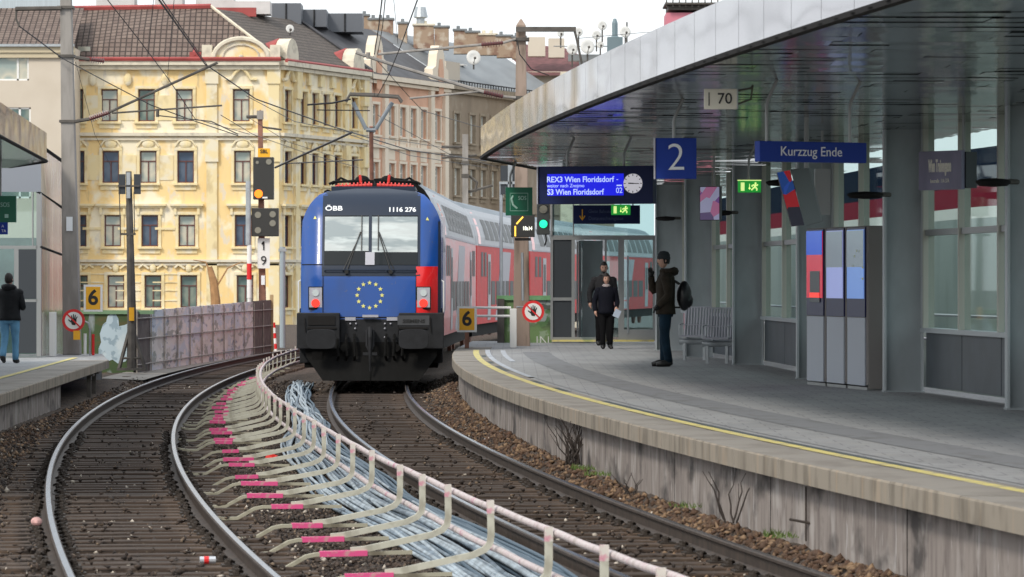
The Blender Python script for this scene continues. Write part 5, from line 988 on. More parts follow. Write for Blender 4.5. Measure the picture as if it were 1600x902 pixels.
WCACHE = {}
def window(root, M, x0, x1, z0, z1, frame, pane, surround, style, depth=.28):
    w, h = x1-x0, z1-z0; key = (round(w, 2), round(h, 2), frame.name, pane.name, style, surround.name if surround else '')
    if key not in WCACHE:
        f = MB(); t = .075
        f.box((0, depth-.06, h-t/2), (w, .08, t)); f.box((0, depth-.06, t/2), (w, .08, t))
        for sx in (-1, 1): f.box((sx*(w/2-t/2), depth-.061, h/2), (t, .08, h))
        f.box((0, depth-.065, h*.68), (w, .07, t*.9)); f.box((0, depth-.067, h*.34), (t*.9, .07, h*.68))
        g = MB(); g.box((0, depth-.02, h/2), (w-.02, .02, h-.02)); s = MB()
        if surround:
            b = .17; ww = w/2+b/2+.02
            for sx in (-1, 1): s.box((sx*ww, -.04, h/2), (b, .08, h+.1))
            s.box((0, -.05, h+b/2+.03), (w+2*b+.04, .1, b)); s.box((0, -.11, -.09), (w+.45, .24, .12)); s.box((0, -.04, -.3), (w+.25, .09, .26))
            if style == 'pediment': s.box((0, -.16, h+.62), (w+1.0, .34, .13)); s.box((0, -.12, h+.5), (w+.8, .22, .1)); s.box((-w/2-.2, -.1, h+.25), (.16, .16, .45)); s.box((w/2+.2, -.1, h+.25), (.16, .16, .45))
            if style == 'oval': s.ball((0, -.06, h+.42), .26, sc=(1.5, .4, 1)); s.tube([(-.65, -.08, h+.25), (-.4, -.1, h+.6), (0, -.1, h+.72), (.4, -.1, h+.6), (.65, -.08, h+.25)], .07, 6)
            if style == 'scroll': s.ball((0, -.08, h+.45), .2, sc=(1, .6, 1.4)); s.tube([(-.85, -.1, h+.45), (-.6, -.12, h+.65), (-.25, -.1, h+.4)], .08, 6); s.tube([(.85, -.1, h+.45), (.6, -.12, h+.65), (.25, -.1, h+.4)], .08, 6)
            if style == 'gable': s.tube([(-.95, -.14, h+.6), (-.6, -.16, h+.6), (-.35, -.18, h+1.0), (0, -.18, h+1.3), (.35, -.18, h+1.0), (.6, -.16, h+.6), (.95, -.14, h+.6)], .11, 6)
            if style == 'arch': s.tube([(-w*.6, -.1, h+.2)]+[(w*.6*-math.cos(PI*k/8), -.1, h+.25+w*.5*math.sin(PI*k/8)) for k in range(9)], .07, 6)
        WCACHE[key] = (f.mesh('window', frame), g.mesh('pane', pane), s.mesh('surround', surround) if surround else None)
    a, b, c = WCACHE[key]; o = bpy.data.objects.new('window', a); COL.objects.link(o); o.parent = root; o.matrix_basis = M@Matrix.Translation(((x0+x1)/2, 0, z0))
    for me, nm in ((b, 'pane'), (c, 'surround')):
        if me: k = bpy.data.objects.new(nm, me); COL.objects.link(k); k.parent = o
def bxM(m, M, a, b, mi=0):
    m.box([(i+j)/2 for i, j in zip(a, b)], [abs(i-j) for i, j in zip(a, b)], mi, M=M)
def roof_quad(m, uvs, pts, mi=0):
    m.add(pts, [(0, 1, 2, 3)], mi); m.uvs = getattr(m, 'uvs', []); m.uvs += uvs
def roof(name, material, parent, quads):
    """quads: list of 4 world points; UV in metres along eave and slope"""
    me = bpy.data.meshes.new(name); V, F, UV = [], [], []
    for q in quads:
        q = [Vector(p) for p in q]; o = len(V); V += [tuple(p) for p in q]; F.append((o, o+1, o+2, o+3)); u = (q[1]-q[0]).normalized()
        for p in q: d = p-q[0]; x = d.dot(u); UV += [(x, (d-u*x).length)]
    me.from_pydata(V, [], F); uv = me.uv_layers.new(name='UVMap'); uv.data.foreach_set('uv', [c for p in UV for c in p]); me.materials.append(material)
    o = bpy.data.objects.new(name, me); COL.objects.link(o); o.parent = parent; return o
DB = 245.0; KB = DB/FPX
rows = [(11.74, 13.67), (8.03, 9.95), (4.2, 6.08), (.5, 2.45)]
styles = ['plain', 'oval', 'pediment', 'scroll']
pane_rows = [M_PANE1, M_PANE2, M_PANE2, M_PANE3]
yb = empty('yellow_building', (0, 0, 0), label='big weathered yellow apartment house with brown windows and a tiled roof', cat='building')
XL, XC = WX(98, DB), WX(437, DB); LF = XC-XL
MF = Matrix.Translation((XL, DB, 0)); wins = []
for ri, (z0, z1) in enumerate(rows):
    cs = [(117, .9), (171, 1.0), (229, 1.0), (288, 1.0), (377, 1.0)] if ri == 0 else [(119, .9), (173, 1.0), (231.5, 1.0), (290, 1.0), (379, 1.0)] if ri == 1 else [(122, .9), (176, 1.0), (234, 1.0), (292, 1.0), (380, 1.0)] if ri == 2 else [(124, .9), (181, 1.0), (239, 1.0), (295, 1.0), (383, 1.0)]
    for ci, (px, _) in enumerate(cs): x = WX(px, DB)-XL; wins.append((x-.5, x+.5, z0, z1, styles[ri] if not (ri == 0 and ci == 4) else 'gable', random.choice((pane_rows[ri], pane_rows[ri], M_PANE1 if ri else M_PANE3))))
ZB, ZE = -6.2, 15.35
facade(yb, MF, LF, ZB, ZE, [w[:4] for w in wins], M_PLASTER)
for w in wins: window(yb, MF, *w[:4], M_WINFR, w[5], M_STUCCO, w[4])
m = MB()
for z, h_, o_ in ((15.1, .3, .55), (14.85, .22, .35), (10.85, .2, .3), (10.6, .14, .16), (3.25, .16, .25), (3.05, .12, .14)): bxM(m, MF, (-.3, -o_, z), (LF, .01, z+h_))
m.build('cornice', M_CORNICE, yb); m = MB()
for px in (331, 428): x = WX(px, DB)-XL; bxM(m, MF, (x-.32, -.14, ZB), (x+.32, .01, 14.9)); bxM(m, MF, (x-.4, -.24, 9.3), (x+.4, .01, 10.6)); bxM(m, MF, (x-.4, -.22, 14.0), (x+.4, .01, 14.9))
for px in (145, 200, 258):
    x = WX(px, DB)-XL; bxM(m, MF, (x-.5, -.05, 8.2), (x+.5, .01, 9.7)); bxM(m, MF, (x-.55, -.06, 11.8), (x+.55, .01, 13.3)); m.ball((XL+x+.0, DB-.12, 14.25), .3, sc=(.8, .5, 1.3))
    for zz in (.4, .9, 1.5, 2.0, 2.5): bxM(m, MF, (x-.75, -.05, zz), (x+.75, .01, zz+.07))
    bxM(m, MF, (x-.6, -.09, 5.2), (x+.6, .01, 5.35))
m.build('pilaster', M_STUCCO, yb)
# gable over the bay window
m = MB(); xg = WX(377, DB); rg = 1.65; arc = [(xg+rg*math.cos(a), DB-.3, 15.5+1.15*math.sin(a)) for a in np.linspace(0, PI, 14)]; m.prism(arc, (0, .6, 0)); m.build('gable', M_PLASTER, yb); m = MB(); m.tube([(xg+(rg+.0)*math.cos(a), DB-.4, 15.5+1.2*math.sin(a)) for a in np.linspace(0, PI, 14)], .15, 6); m.tube([(xg+1.1*math.cos(a), DB-.35, 15.6+.75*math.sin(a)) for a in np.linspace(0, PI, 12)], .06, 5); m.ball((xg, DB-.35, 15.6), .15)
for sx in (-1, 1): m.box((xg+sx*2.05, DB-.05, 15.85), (.6, .7, .95))
m.build('gable_moulding', M_CORNICE, yb)
# wing along the side street
ANG = R(71); U = Vector((math.cos(ANG), math.sin(ANG), 0)); ORG = Vector((XC, DB, 0)); MW = Matrix.Translation(ORG)@Matrix.Rotation(ANG, 4, 'Z')
def t_at(px, org=ORG):  # parameter along the wing where a photo column hits it
    k = (px-800)/FPX; return (k*org.y-org.x)/(U.x-k*U.y)
LW = t_at(571); wins = []
for ri, (z0, z1) in enumerate(rows):
    for ci, px in enumerate((449, 473.5, 491.5, 509, 526.5, 553)):
        t = t_at(px); wins.append((t-.55, t+.55, z0, z1, 'gable' if ri == 0 and ci in (0, 5) else styles[ri], pane_rows[ri]))
facade(yb, MW, LW, ZB, ZE, [w[:4] for w in wins], M_PLASTER)
for w in wins: window(yb, MW, *w[:4], M_WINFR, w[5], M_STUCCO, w[4])
m = MB()
for z, h_, o_ in ((15.1, .3, .55), (14.85, .22, .35), (10.85, .2, .3), (10.6, .14, .16), (3.25, .16, .25), (3.05, .12, .14)): bxM(m, MW, (.01, -o_, z), (LW, .01, z+h_))
m.build('cornice', M_CORNICE, yb); m = MB()
for px in (462, 539, 567): t = t_at(px); bxM(m, MW, (t-.35, -.16, ZB), (t+.35, .01, 14.9)); bxM(m, MW, (t-.42, -.3, 13.2), (t+.42, .01, 14.9)); bxM(m, MW, (t-.42, -.28, 9.3), (t+.42, .01, 10.6))
for px in (482, 500, 518): t = t_at(px); bxM(m, MW, (t-.4, -.06, 7.8), (t+.4, .01, 10)); bxM(m, MW, (t-.35, -.2, 14.1), (t+.35, .01, 14.9)); bxM(m, MW, (t-.3, -.06, 11.6), (t+.3, .01, 13.6))
m.build('pilaster', M_STUCCO, yb)
for px, nm in ((449, 'small_gable'), (553, 'small_gable')):
    t = t_at(px); m = MB(); pts = [MW@Vector((t+1.0*math.cos(a), -.35, 15.5+1.3*math.sin(a))) for a in np.linspace(0, PI, 10)]; v = MW.to_3x3()@Vector((0, .8, 0)); m.prism(pts, v); m.build(nm, M_CORNICE, yb); g = MB(); g.prism([MW@Vector((t+1.0*math.cos(a), .46, 15.6+1.25*math.sin(a))) for a in np.linspace(0, PI, 8)], MW.to_3x3()@Vector((0, 1.5, -.5))); g.build('red_dormer_cap', M_FLASH, yb)
# roofs
ZR = 18.75; BK = 4.6; NW = Vector((-U.y, U.x, 0))      # inward normal of the wing
e0, e1 = Vector((XL-.3, DB-.45, ZE+.05)), Vector((XC, DB-.45, ZE+.05)); ridge0, ridge1 = Vector((XL-.3, DB+BK, ZR)), Vector((XC, DB, ZR))+NW*BK+Vector((0, 1.2, 0))
roof('roof', M_TILE, yb, [(e0, e1, ridge1, ridge0)])
w0, w1 = MW@Vector((0, -.45, ZE+.05)), MW@Vector((LW, -.45, ZE+.05)); rw0, rw1 = ridge1, MW@Vector((LW, BK, ZR))
roof('wing_roof', M_TILE2, yb, [(w0, w1, rw1, rw0)])
m = MB(); m.tube([e0+Vector((0, -.1, .06)), e1+Vector((.1, -.1, .06))], .13, 5); m.tube([w0, w1], .13, 5); m.tube([Vector((WX(306, DB), DB-.3, ZE+.2)), Vector((WX(284, DB), DB+BK, ZR+.05))], .22, 5); m.tube([Vector((XL, DB+BK, ZR+.1)), ridge1+Vector((0, 0, .1))], .16, 5)
m.box((WX(306, DB), DB-.13, ZE+.33), (.7, .5, .44)); m.build('flashing', M_FLASH, yb)
MB().tube([MW@Vector((LW, -.45, ZE+.12)), MW@Vector((LW, BK, ZR+.1))], .13, 5).build('verge', M_SLATE, yb)
m = MB(); m.tube([e1+Vector((0, .1, .1)), ridge1+Vector((0, 0, .12))], .09, 5); m.build('hip_tiles', M_CORNICE, yb)
m = MB(); m.box((WX(131, DB), DB+.15, 16.0), (.75, .1, .5)); m.build('skylight', M_PANE1, yb)
def boxpx(px0, px1, py0, py1, d, th, name, material, parent):
    m = MB(); m.box2((WX(px0, d), d, WZ(py1, d)), (WX(px1, d), d+th, WZ(py0, d))); return m.build(name, material, parent)
for a, b, t_ in ((150, 210, -14), (242, 285, -14)): boxpx(a, b, t_, 11, DB+6, 2, 'chimney', M_WALLW, yb)
for a, b, t_ in ((306, 365, -3), (365, 422, 2)): boxpx(a, b, t_, 22, DB+8, 2, 'firewall', M_WALLW, yb)
m = MB(); m.box2((WX(318, DB+7), DB+7, WZ(26, DB+7)), (WX(400, DB+7), DB+7.4, WZ(12, DB+7))); m.build('firewall_flashing', M_FLASH, yb)
# dark dormer boxes behind the wing roof
for k, (a, b, t_, bt) in enumerate(((424, 470, 5, 38), (472, 510, 15, 42), (512, 566, 21, 50))):
    f = MB(); d = DB+14+k*3; f.box2((WX(a, d), d, WZ(bt, d)), (WX(b, d), d+3, WZ(t_, d))); o = f.build('dormer', mat('dormer_sheet', (.13, .14, .16), .5, .2), yb)
    MB().box2((WX((a+b)/2-1, d), d-.08, WZ(bt, d)), (WX((a+b)/2+1, d), d, WZ(t_, d))).build('standing_seam', M_DARKTRIM, o)
# salmon and grey-brown houses further down the street
def street_house(name, label, px0, px1, ptop, material, trim, wcols, wrows, frame, pane, roof_mat, zr, extra=None, zc=None, styles_=('plain',)*4):
    h = empty(name, (0, 0, 0), label=label, cat='building'); t0, t1 = t_at(px0)+.02, t_at(px1); M = MW@Matrix.Translation((t0, 0, 0)); L = t1-t0; ws = []
    for ri, (z0, z1) in enumerate(wrows):
        for px in wcols: t = t_at(px)-t0; ws.append((t-.52, t+.52, z0, z1, styles_[ri]))
    ze = zc; facade(h, M, L, ZB, ze, [w[:4] for w in ws], material)
    for w in ws: window(h, M, *w[:4], frame, pane, trim, w[4])
    m = MB()
    for z, h_, o_ in ((ze-.25, .3, .5), (ze-.5, .2, .3), (ze-4.6, .2, .25), (ze-8.4, .16, .2), (ze-12.2, .16, .2)): bxM(m, M, (.0, -o_, z), (L, .01, z+h_))
    m.build('cornice', trim, h)
    a, b = M@Vector((0, -.45, ze+.07)), M@Vector((L, -.45, ze+.07)); c, e = M@Vector((L, 5.5, zr)), M@Vector((0, 5.5, zr)); roof('roof', roof_mat, h, [(a, b, c, e)])
    m = MB(); m.add([M@Vector((0, 0, ZB)), M@Vector((0, 5.5, ZB)), M@Vector((0, 5.5, zr)), M@Vector((0, 0, ze))], [(0, 1, 2, 3)]); m.add([M@Vector((L, 0, ZB)), M@Vector((L, 5.5, ZB)), M@Vector((L, 5.5, zr)), M@Vector((L, 0, ze))], [(0, 1, 2, 3)]); m.build('end_wall', material, h); return h, M, L, t0
prow = [(11.5, 13.4), (7.9, 9.7), (4.2, 6.0), (.4, 2.3)]
ph, MP, LP_, tp0 = street_house('salmon_building', 'narrow salmon and cream apartment house beside the yellow one', 571, 699, 0, M_PINKP, M_PALEP, (586, 611, 628.5, 645, 661, 683), prow, M_WINFRW, M_PANE3, M_SLATE, 19.1, zc=15.25, styles_=('plain', 'plain', 'plain', 'plain'))
m = MB()
for px in (573, 600, 672, 694): t = t_at(px)-tp0; bxM(m, MP, (t-.35, -.22, ZB), (t+.35, .01, 15.6))
for px in (620, 637, 653): t = t_at(px)-tp0; bxM(m, MP, (t-.2, -.05, 10.6), (t+.2, .01, 13.6))
for px in (586, 611, 628.5, 645, 661, 683): t = t_at(px)-tp0; bxM(m, MP, (t-.6, -.06, 9.95), (t+.6, .01, 11.2))
m.build('pilaster', M_PALEP, ph)
for px in (586, 683):
    t = t_at(px)-tp0; m = MB(); m.prism([MP@Vector((t+x, -.25, z)) for x, z in ((-1.6, 15.2), (1.6, 15.2), (1.5, 16.2), (.9, 16.4), (.7, 17.2), (.3, 17.8), (-.3, 17.8), (-.7, 17.2), (-.9, 16.4), (-1.5, 16.2))], MP.to_3x3()@Vector((0, .6, 0))); g = m.build('shaped_gable', M_PALEP, ph)
    m = MB(); m.prism([MP@Vector((t+x, -.32, z)) for x, z in ((-.45, 14.4), (.45, 14.4), (.45, 16.2), (.2, 16.9), (-.2, 16.9), (-.45, 16.2))], MP.to_3x3()@Vector((0, .05, 0))); m.build('salmon_field', M_PINKP, g)
gh, MG, LG, tg0 = street_house('grey_brown_building', 'grey-brown house with tall white windows under a grey metal roof', 699.5, 880, 0, M_BROWNP, mat('brown_stucco_trim', (.33, .27, .2), .9, noise=.2, scale=2), (713, 737.5, 754, 771, 788, 806), prow, M_WINFRW, M_PANE1, M_TIN, 19.12, zc=15.26, styles_=('plain', 'pediment', 'plain', 'plain'))
m = MB(); t = t_at(706)-tg0; bxM(m, MG, (t-.9, .1, 15.2), (t+1.9, .9, 16.9)); m.build('attic_box', M_BEIGE, gh)
m = MB(); m.box(MG@Vector((9, 2.2, 17.1)), (.7, .5, .1), rz=ANG); m.build('skylight', M_WHITE, gh)
m = MB()
for k in range(40): m.box(MG@Vector((1+k*.55, -.4, 15.45)), (.06, .06, .3))
m.tube([MG@Vector((1, -.4, 15.6)), MG@Vector((23, -.4, 15.6))], .04, 4); m.build('snow_guard', M_DARKTRIM, gh)
mh = empty('maroon_roof_house', (0, 0, 0), label='distant house with a maroon tiled roof and pale chimneys above the canopy', cat='building')
d = 300
m = MB(); m.box2((WX(790, d), d, -6), (WX(960, d), d+8, WZ(112, d))); m.build('wall', M_BEIGE, mh); roof('roof', M_MAROON, mh, [(P(826, 118, d-1), P(975, 118, d-1), P(880, 74, d+8), P(775, 66, d+8))]); 
for a, b, t_, bt in ((825, 852, 58, 88), (857, 882, 60, 90)):
    o = boxpx(a, b, t_, bt, d-.5, 1.5, 'chimney', M_BEIGE, mh)
m = MB(); m.box2((WX(876, d-20), d-20, -6), (WX(905, d-20), d-15, WZ(112, d-20))); m.build('pale_gable', M_CORNICE, mh); boxpx(905, 960, 90, 130, d+2, 3, 'attic', M_TIN, mh)
# chimneys on the grey roof: each is part of the grey-brown / salmon houses
for a, b, t_, bt, par in ((562, 576, 20, 52, ph), (576, 614, 26, 56, ph), (622, 636, 32, 60, ph), (646, 678, 35, 64, gh), (679, 701, 38, 66, gh), (709, 728, 43, 72, gh), (728, 749, 46, 72, gh), (749, 776, 50, 74, gh), (776, 800, 52, 78, gh), (800, 822, 54, 80, gh)):
    d = DB+33; w_ = (WX(b, d)-WX(a, d)); c = boxpx(a, b, t_+3, bt+12, d, 1.2, 'chimney', M_CHIM, par); m = MB(); m.box2((WX(a, d)-.08, d-.1, WZ(t_+5, d)), (WX(b, d)+.08, d+1.3, WZ(t_+2, d)))
    for q in range(max(1, int(w_/.55))): m.cyl((WX(a, d)+.3+q*.5, d+.4, WZ(t_+3, d)), (WX(a, d)+.3+q*.5, d+.4, WZ(t_-3, d)), .12, 6)
    m.build('chimney_pots', M_CORNICE if q % 2 else M_TIN, c)
m = MB(); d = DB+33; m.lathe((WX(657, d), d+.4, WZ(38, d)), [(.28, 0), (.28, .4), (.5, .5), (.35, 1.2), (.15, 1.2)], 12); m.build('vent_cowl', M_GALV, gh)
# left beige block
bb = empty('beige_block', (0, 0, 0), label='plain beige rendered block with wide white windows at the far left', cat='building'); XA, XB = WX(-110, DB), XL-.02; MBk = Matrix.Translation((XA, DB-3, 0)); LB = WX(117, DB-3)-XA; ws = []
for (p0, p1, y0, y1) in ((-6, 45, 84, 126), (-6, 48, 168, 232), (-6, 48, 262, 310), (-90, -40, 84, 126), (-90, -40, 168, 220)): ws.append((WX(p0, DB-3)-XA, WX(p1, DB-3)-XA, WZ(y1, DB-3), WZ(y0, DB-3)))
facade(bb, MBk, LB, ZB, 15.9, ws, M_BEIGE, .2)
for w in ws:
    f = MB(); x0, x1, z0, z1 = w; t = .1
    for a, b, c, e in ((x0, x1, z1-t, z1), (x0, x1, z0, z0+t), (x0, x0+t, z0, z1), (x1-t, x1, z0, z1), (x1-.72, x1-.6, z0, z1)): bxM(f, MBk, (a, .08, c), (b, .16, e))
    fo = f.build('window', M_WHITE, bb); g = MB(); bxM(g, MBk, (x0+.02, .14, z0+.02), (x1-.02, .18, z1-.02)); g.build('pane', M_PANE1 if z0 > 12 else M_PANE3, fo)
m = MB(); bxM(m, MBk, (0, -.3, 15.7), (LB, .01, 16.05)); bxM(m, MBk, (0, -.2, 15.4), (LB, .01, 15.7)); m.build('cornice', mat('cream_cornice', (.55, .47, .33), .8), bb); m = MB(); bxM(m, MBk, (0, -.5, 16.05), (LB, .0, 16.2)); m.build('gutter', M_GALV, bb)
a, b = MBk@Vector((0, -.4, 16.2)), MBk@Vector((LB, -.4, 16.2)); roof('roof', M_TILE, bb, [(a, b, b+Vector((0, 5.5, 2.5)), a+Vector((0, 5.5, 2.5)))]); m = MB(); m.box2((XA, DB+2.2, 17.5), (WX(98, DB+2), DB+3, 20.5)); m.build('sheet_metal_attic', mat('pale_blue_sheet', (.42, .48, .52), .5, noise=.1, scale=6, stretch=(6, 1, .1)), bb)
m = MB(); m.add([MBk@Vector((LB, 0, ZB)), MBk@Vector((LB, 4, ZB)), MBk@Vector((LB, 4, 16)), MBk@Vector((LB, 0, 16))], [(0, 1, 2, 3)]); m.build('end_wall', M_BEIGE, bb)
# pink tower
pt = empty('pink_tower', (0, 0, 0), label='pink tower top with a dark railed gallery peeping over the canopy', cat='tower'); d = 320; m = MB(); m.box2((WX(1041, d), d, -6), (WX(1115, d), d+5, WZ(20, d))); m.build('wall', mat('pink_render', (.6, .2, .26), .8), pt)
m = MB(); m.box2((WX(1044, d), d-.3, WZ(16, d)), (WX(1118, d), d+5, WZ(9, d))); m.box2((WX(1039, d), d-.8, WZ(8, d)), (WX(1125, d), d+5, WZ(5, d)))
for q in range(9): m.box((WX(1041+q*10, d), d-.6, WZ(-4, d)), (.1, .1, 1.6))
m.build('gallery', M_DKSTEEL, pt)
# trees of the street: bare trunk against the facade
tr = empty('street_tree', (WX(340, 200), 200, -6), label='pruned brown tree stump rising behind the fence against the yellow wall', cat='tree'); m = MB(); z0 = WZ(470, 200)+6; m.tube([(0, 0, 0), (-.1, 0, z0), (-.2, 0, WZ(440, 200)+6), (-.4, 0, WZ(417, 200)+6)], [.28, .24, .2, .13], 8); m.tube([(-.15, 0, z0+.5), (.5, 0, z0+1.6), (1.2, 0, z0+1.9), (1.9, 0, z0+1.7)], [.05, .04, .03, .02], 5); m.tube([(-.15, 0, z0+1.0), (-.6, .1, z0+1.9), (-1.2, 0, z0+2.0)], [.06, .04, .02], 5); m.build('trunk', mat('cut_tree_bark', (.36, .2, .09), .9, noise=.3, scale=3), tr)
# satellite dishes
for i, (px, py, r_, d, lb) in enumerate(((453, 45, 6.5, DB+3, 'small white satellite dish on the tiled roof of the yellow house'), (740, 90, 11.5, DB+28, 'large white satellite dish on the grey metal roof'), (894, 77, 9, 280, 'low pale dish at the left of the rooftop dishes'), (918, 73, 11.5, 279, 'largest dish of the rooftop group over the canopy'), (904, 50, 7, 281, 'dish touching the catenary hanging arm'), (932, 55, 7.5, 282, 'middle dish of the rooftop group'), (941, 40, 7.5, 280, 'highest dish of the rooftop group'), (977, 50, 9, 281, 'dish right of the thin chimney, nearest the canopy'), (876, 52, 6, 283, 'small pale dish behind the mast crossarm'), (938, 70, 6, 281, 'small cream dish low in the rooftop group'))):
    k_ = d/FPX; r = empty('satellite_dish', P(px, py, d), label=lb, cat='satellite dish', group='rooftop satellite dishes'); ax = Vector((.25, -1, .12)).normalized(); q = ax.to_track_quat('Z', 'Y').to_matrix().to_4x4(); m = MB(); R_ = r_*k_; prof = [(.01, -R_*.25), (R_*.5, -R_*.18), (R_, 0), (R_*.98, .02), (R_*.48, -R_*.14), (.01, -R_*.2)]
    m.lathe((0, 0, 0), prof, 20); m.v = [tuple(q@Vector(v)) for v in m.v]; m.build('reflector', M_DISH, r, smooth=True)
    m = MB(); m.tube([(0, .15, 0), (0, .2, -R_*1.6-(.6 if i > 1 else 0))], .06, 5); m.tube([q@Vector((0, -R_*.8, -.02)), q@Vector((0, -.1, R_*.8))], .03, 4); m.ball(q@Vector((0, -.1, R_*.8)), .09); m.build('mount', M_DKSTEEL, r)
r = empty('rooftop_frame', (WX(935, 282), 282, WZ(84, 282)), label='dark roof structure carrying the group of dishes', cat='roof frame'); m = MB(); k_ = 282/FPX; m.box((-2*k_, .6, -6*k_), (90*k_, 1, 10*k_)); m.tube([(-70*k_, .4, 12*k_), (100*k_, .4, 12*k_)], .035, 4); m.build('deck', M_TIN, r); m = MB(); m.box((26*k_, .5, 8*k_), (24*k_, 1.2, 36*k_)); m.lathe((26*k_, .5, 26*k_), [(.35, 0), (.2, .1), (.2, 1.0), (.1, 1.3)], 8); m.build('slate_chimney', mat('slate_blue', (.16, .22, .25), .6), r); m = MB(); m.cyl((38*k_+.3, .5, -5*k_), (38*k_+.3, .5, 50*k_), .06, 5); m.build('pole', M_DKSTEEL, r)

# ------------------------------------------------------------------ LEFT STATION BUILDING AND CANOPY
lc = empty('left_canopy', (0, 0, 0), label='pointed end of the polished metal canopy over the left platform', cat='canopy'); TL = 79.0; tipx = WX(73, TL)
LX_ = lambda d: tipx+(TL-d)*.06
m = MB(); m.add([(LX_(40), 40, 4.5), (tipx, TL, 4.5), (WX(15, TL+2), TL+2, 4.42), (-24, TL+3, 4.42), (-24, 40, 4.5)], [(0, 1, 2, 3, 4)]); m.build('soffit', M_SOFFIT, lc)
m = MB(); d = 40
while d < TL-.1: e = min(d+2.2, TL); strip(m, LX_, 4.53, LX_, 5.05, d+.006, e-.006, 2); d = e
m.quad((tipx, TL, 4.53), (WX(15, TL+2), TL+2, 4.5), (WX(15, TL+2), TL+2, 5.05), (tipx, TL, 5.05)); m.build('fascia', M_FASCIA, lc); m = MB(); m.tube([(LX_(40), 40, 4.5), (tipx, TL, 4.5), (WX(15, TL+2), TL+2, 4.45)], .035, 4); m.build('dark_edge_trim', M_DARKTRIM, lc); m = MB(); m.add([(LX_(40), 40, 5.05), (tipx, TL, 5.05), (-24, TL+3, 5.05), (-24, 40, 5.05)], [(0, 1, 2, 3)]); m.build('roof_deck', M_TIN, lc)
ls = empty('left_station_building', (0, 0, 0), label='glass and metal lift building on the left platform', cat='station building'); D3 = 88.5
q3 = lambda px, py, d=D3: P(px, py, d)
def fbox(m, a, b, y0, y1, th=.1, mi=0): m.box2((WX(a, D3), D3, WZ(y1, D3)), (WX(b, D3), D3+th, WZ(y0, D3)), mi)
m = MB(); fbox(m, -160, 58, 384, 389, .12); fbox(m, 22, 29, 389, 557, .12); fbox(m, 28, 58, 468, 472, .12); fbox(m, 57, 64, 300, 557, .14); fbox(m, 50, 52, 300, 384); fbox(m, -160, 29, 552, 557, .12); m.build('frame', M_ALU, ls)
m = MB(); fbox(m, 29, 57, 390, 467, .05); fbox(m, 29, 57, 472, 552, .05); m.build('dark_panel', M_DKPANEL, ls); m = MB(); fbox(m, -160, 50, 300, 384, .02); fbox(m, 52, 57, 300, 384, .02); fbox(m, -160, 22, 389, 552, .02); m.build('glazing', M_GLASSD, ls)
E_ = 96; m = MB(); ca = [(P(64, 300, D3), P(99, 326, E_), P(99, 254, E_), P(56, 225, D3)), (P(64, 384, D3), P(99, 398, E_), P(99, 328, E_), P(64, 303, D3)), (P(64, 557, D3), P(99, 552, E_), P(99, 400, E_), P(64, 387, D3))]
for k_, q in enumerate(ca):
    u = q[1]-q[0]
    for i in range(4): a, b = i/4+.004, (i+1)/4-.004; m.quad(q[0].lerp(q[1], a), q[0].lerp(q[1], b), q[3].lerp(q[2], b), q[3].lerp(q[2], a))
m.build('mirror_cladding', mat('mirror_cladding', (.62, .55, .46), .2, .9, bump=(2.5, .2, .1), stretch=(1, 1, .5)), ls)
m = MB(); m.quad(P(-160, 300, D3), P(57, 300, D3), P(57, 222, D3), P(-160, 222, D3)); m.quad(P(64, 302, D3), P(57, 302, D3), P(57, 225, D3), P(64, 225, D3)); m.build('upper_cladding', mat('brushed_cladding', (.3, .32, .36), .45, .7), ls); m = MB(); m.tube([P(56, 223, D3), P(99, 253, E_)], .05, 4); m.tube([P(62, 301, D3), P(99, 326, E_)], .04, 4); m.tube([P(64, 386, D3), P(99, 399, E_)], .03, 4); m.build('joint_trim', M_DARKTRIM, ls)
m = MB(); fbox(m, -160, 56, 370, 557, .05); m.v = [(x, y+2.5, z) for x, y, z in m.v]; m.build('inner_wall', mat('inner_green_grey', (.16, .2, .19), .6, noise=.3, scale=2), ls)
s = empty('left_phone_sign', P(2, 327, 77), label='green SOS sign cut by the left edge of the photo', cat='sign'); MB().box((0, .04, 0), (.56, .08, .5)).build('panel', M_GREENS, s); text('SOS', .12, (.07, -.006, .08), M_SGREENL, s, sx=.85); MB().box((.1, -.006, -.13), (.07, .006, .07), M=Matrix.Rotation(0, 4, 'Y')).build('symbol', M_SGREENL, s); MB().box((-.02, .04, .9), (.04, .04, 1.4)).build('hanger_rod', M_ALU, s)
s = empty('left_blue_sign', P(-4, 357, 77), label='small blue sign just below the cut-off green sign', cat='sign'); MB().box((0, .04, 0), (.38, .07, .23)).build('panel', M_SIGNBLUE, s); text('A', .07, (.1, -.006, .04), M_WHITEG, s); text('TA', .07, (.12, -.006, -.05), M_WHITEG, s)

# ------------------------------------------------------------------ PEOPLE
M_SKIN = mat('skin', (.56, .33, .25), .6); M_HAIRD = mat('dark_hair', (.015, .011, .01), .7)
def skin(name, pts, edges, root, material, parent, sub=1):
    names = list(pts); me = bpy.data.meshes.new(name); me.from_pydata([pts[k][:3] for k in names], [(names.index(a), names.index(b)) for a, b in edges], [])
    o = bpy.data.objects.new(name, me); COL.objects.link(o); md = o.modifiers.new('s', 'SKIN'); md.use_smooth_shade = True
    for k, sv_ in zip(names, me.skin_vertices[0].data): r_ = pts[k][3]; sv_.radius = r_ if isinstance(r_, tuple) else (r_, r_); sv_.use_root = (k == root)
    o.modifiers.new('u', 'SUBSURF').levels = sub; o.modifiers['u'].render_levels = sub
    bpy.context.view_layer.update(); me2 = bpy.data.meshes.new_from_object(o.evaluated_get(bpy.context.evaluated_depsgraph_get())); bpy.data.objects.remove(o)
    me2.name = name; me2.materials.clear(); me2.materials.append(material); me2.polygons.foreach_set('use_smooth', [True]*len(me2.polygons)); o = bpy.data.objects.new(name, me2); COL.objects.link(o); o.parent = parent; return o
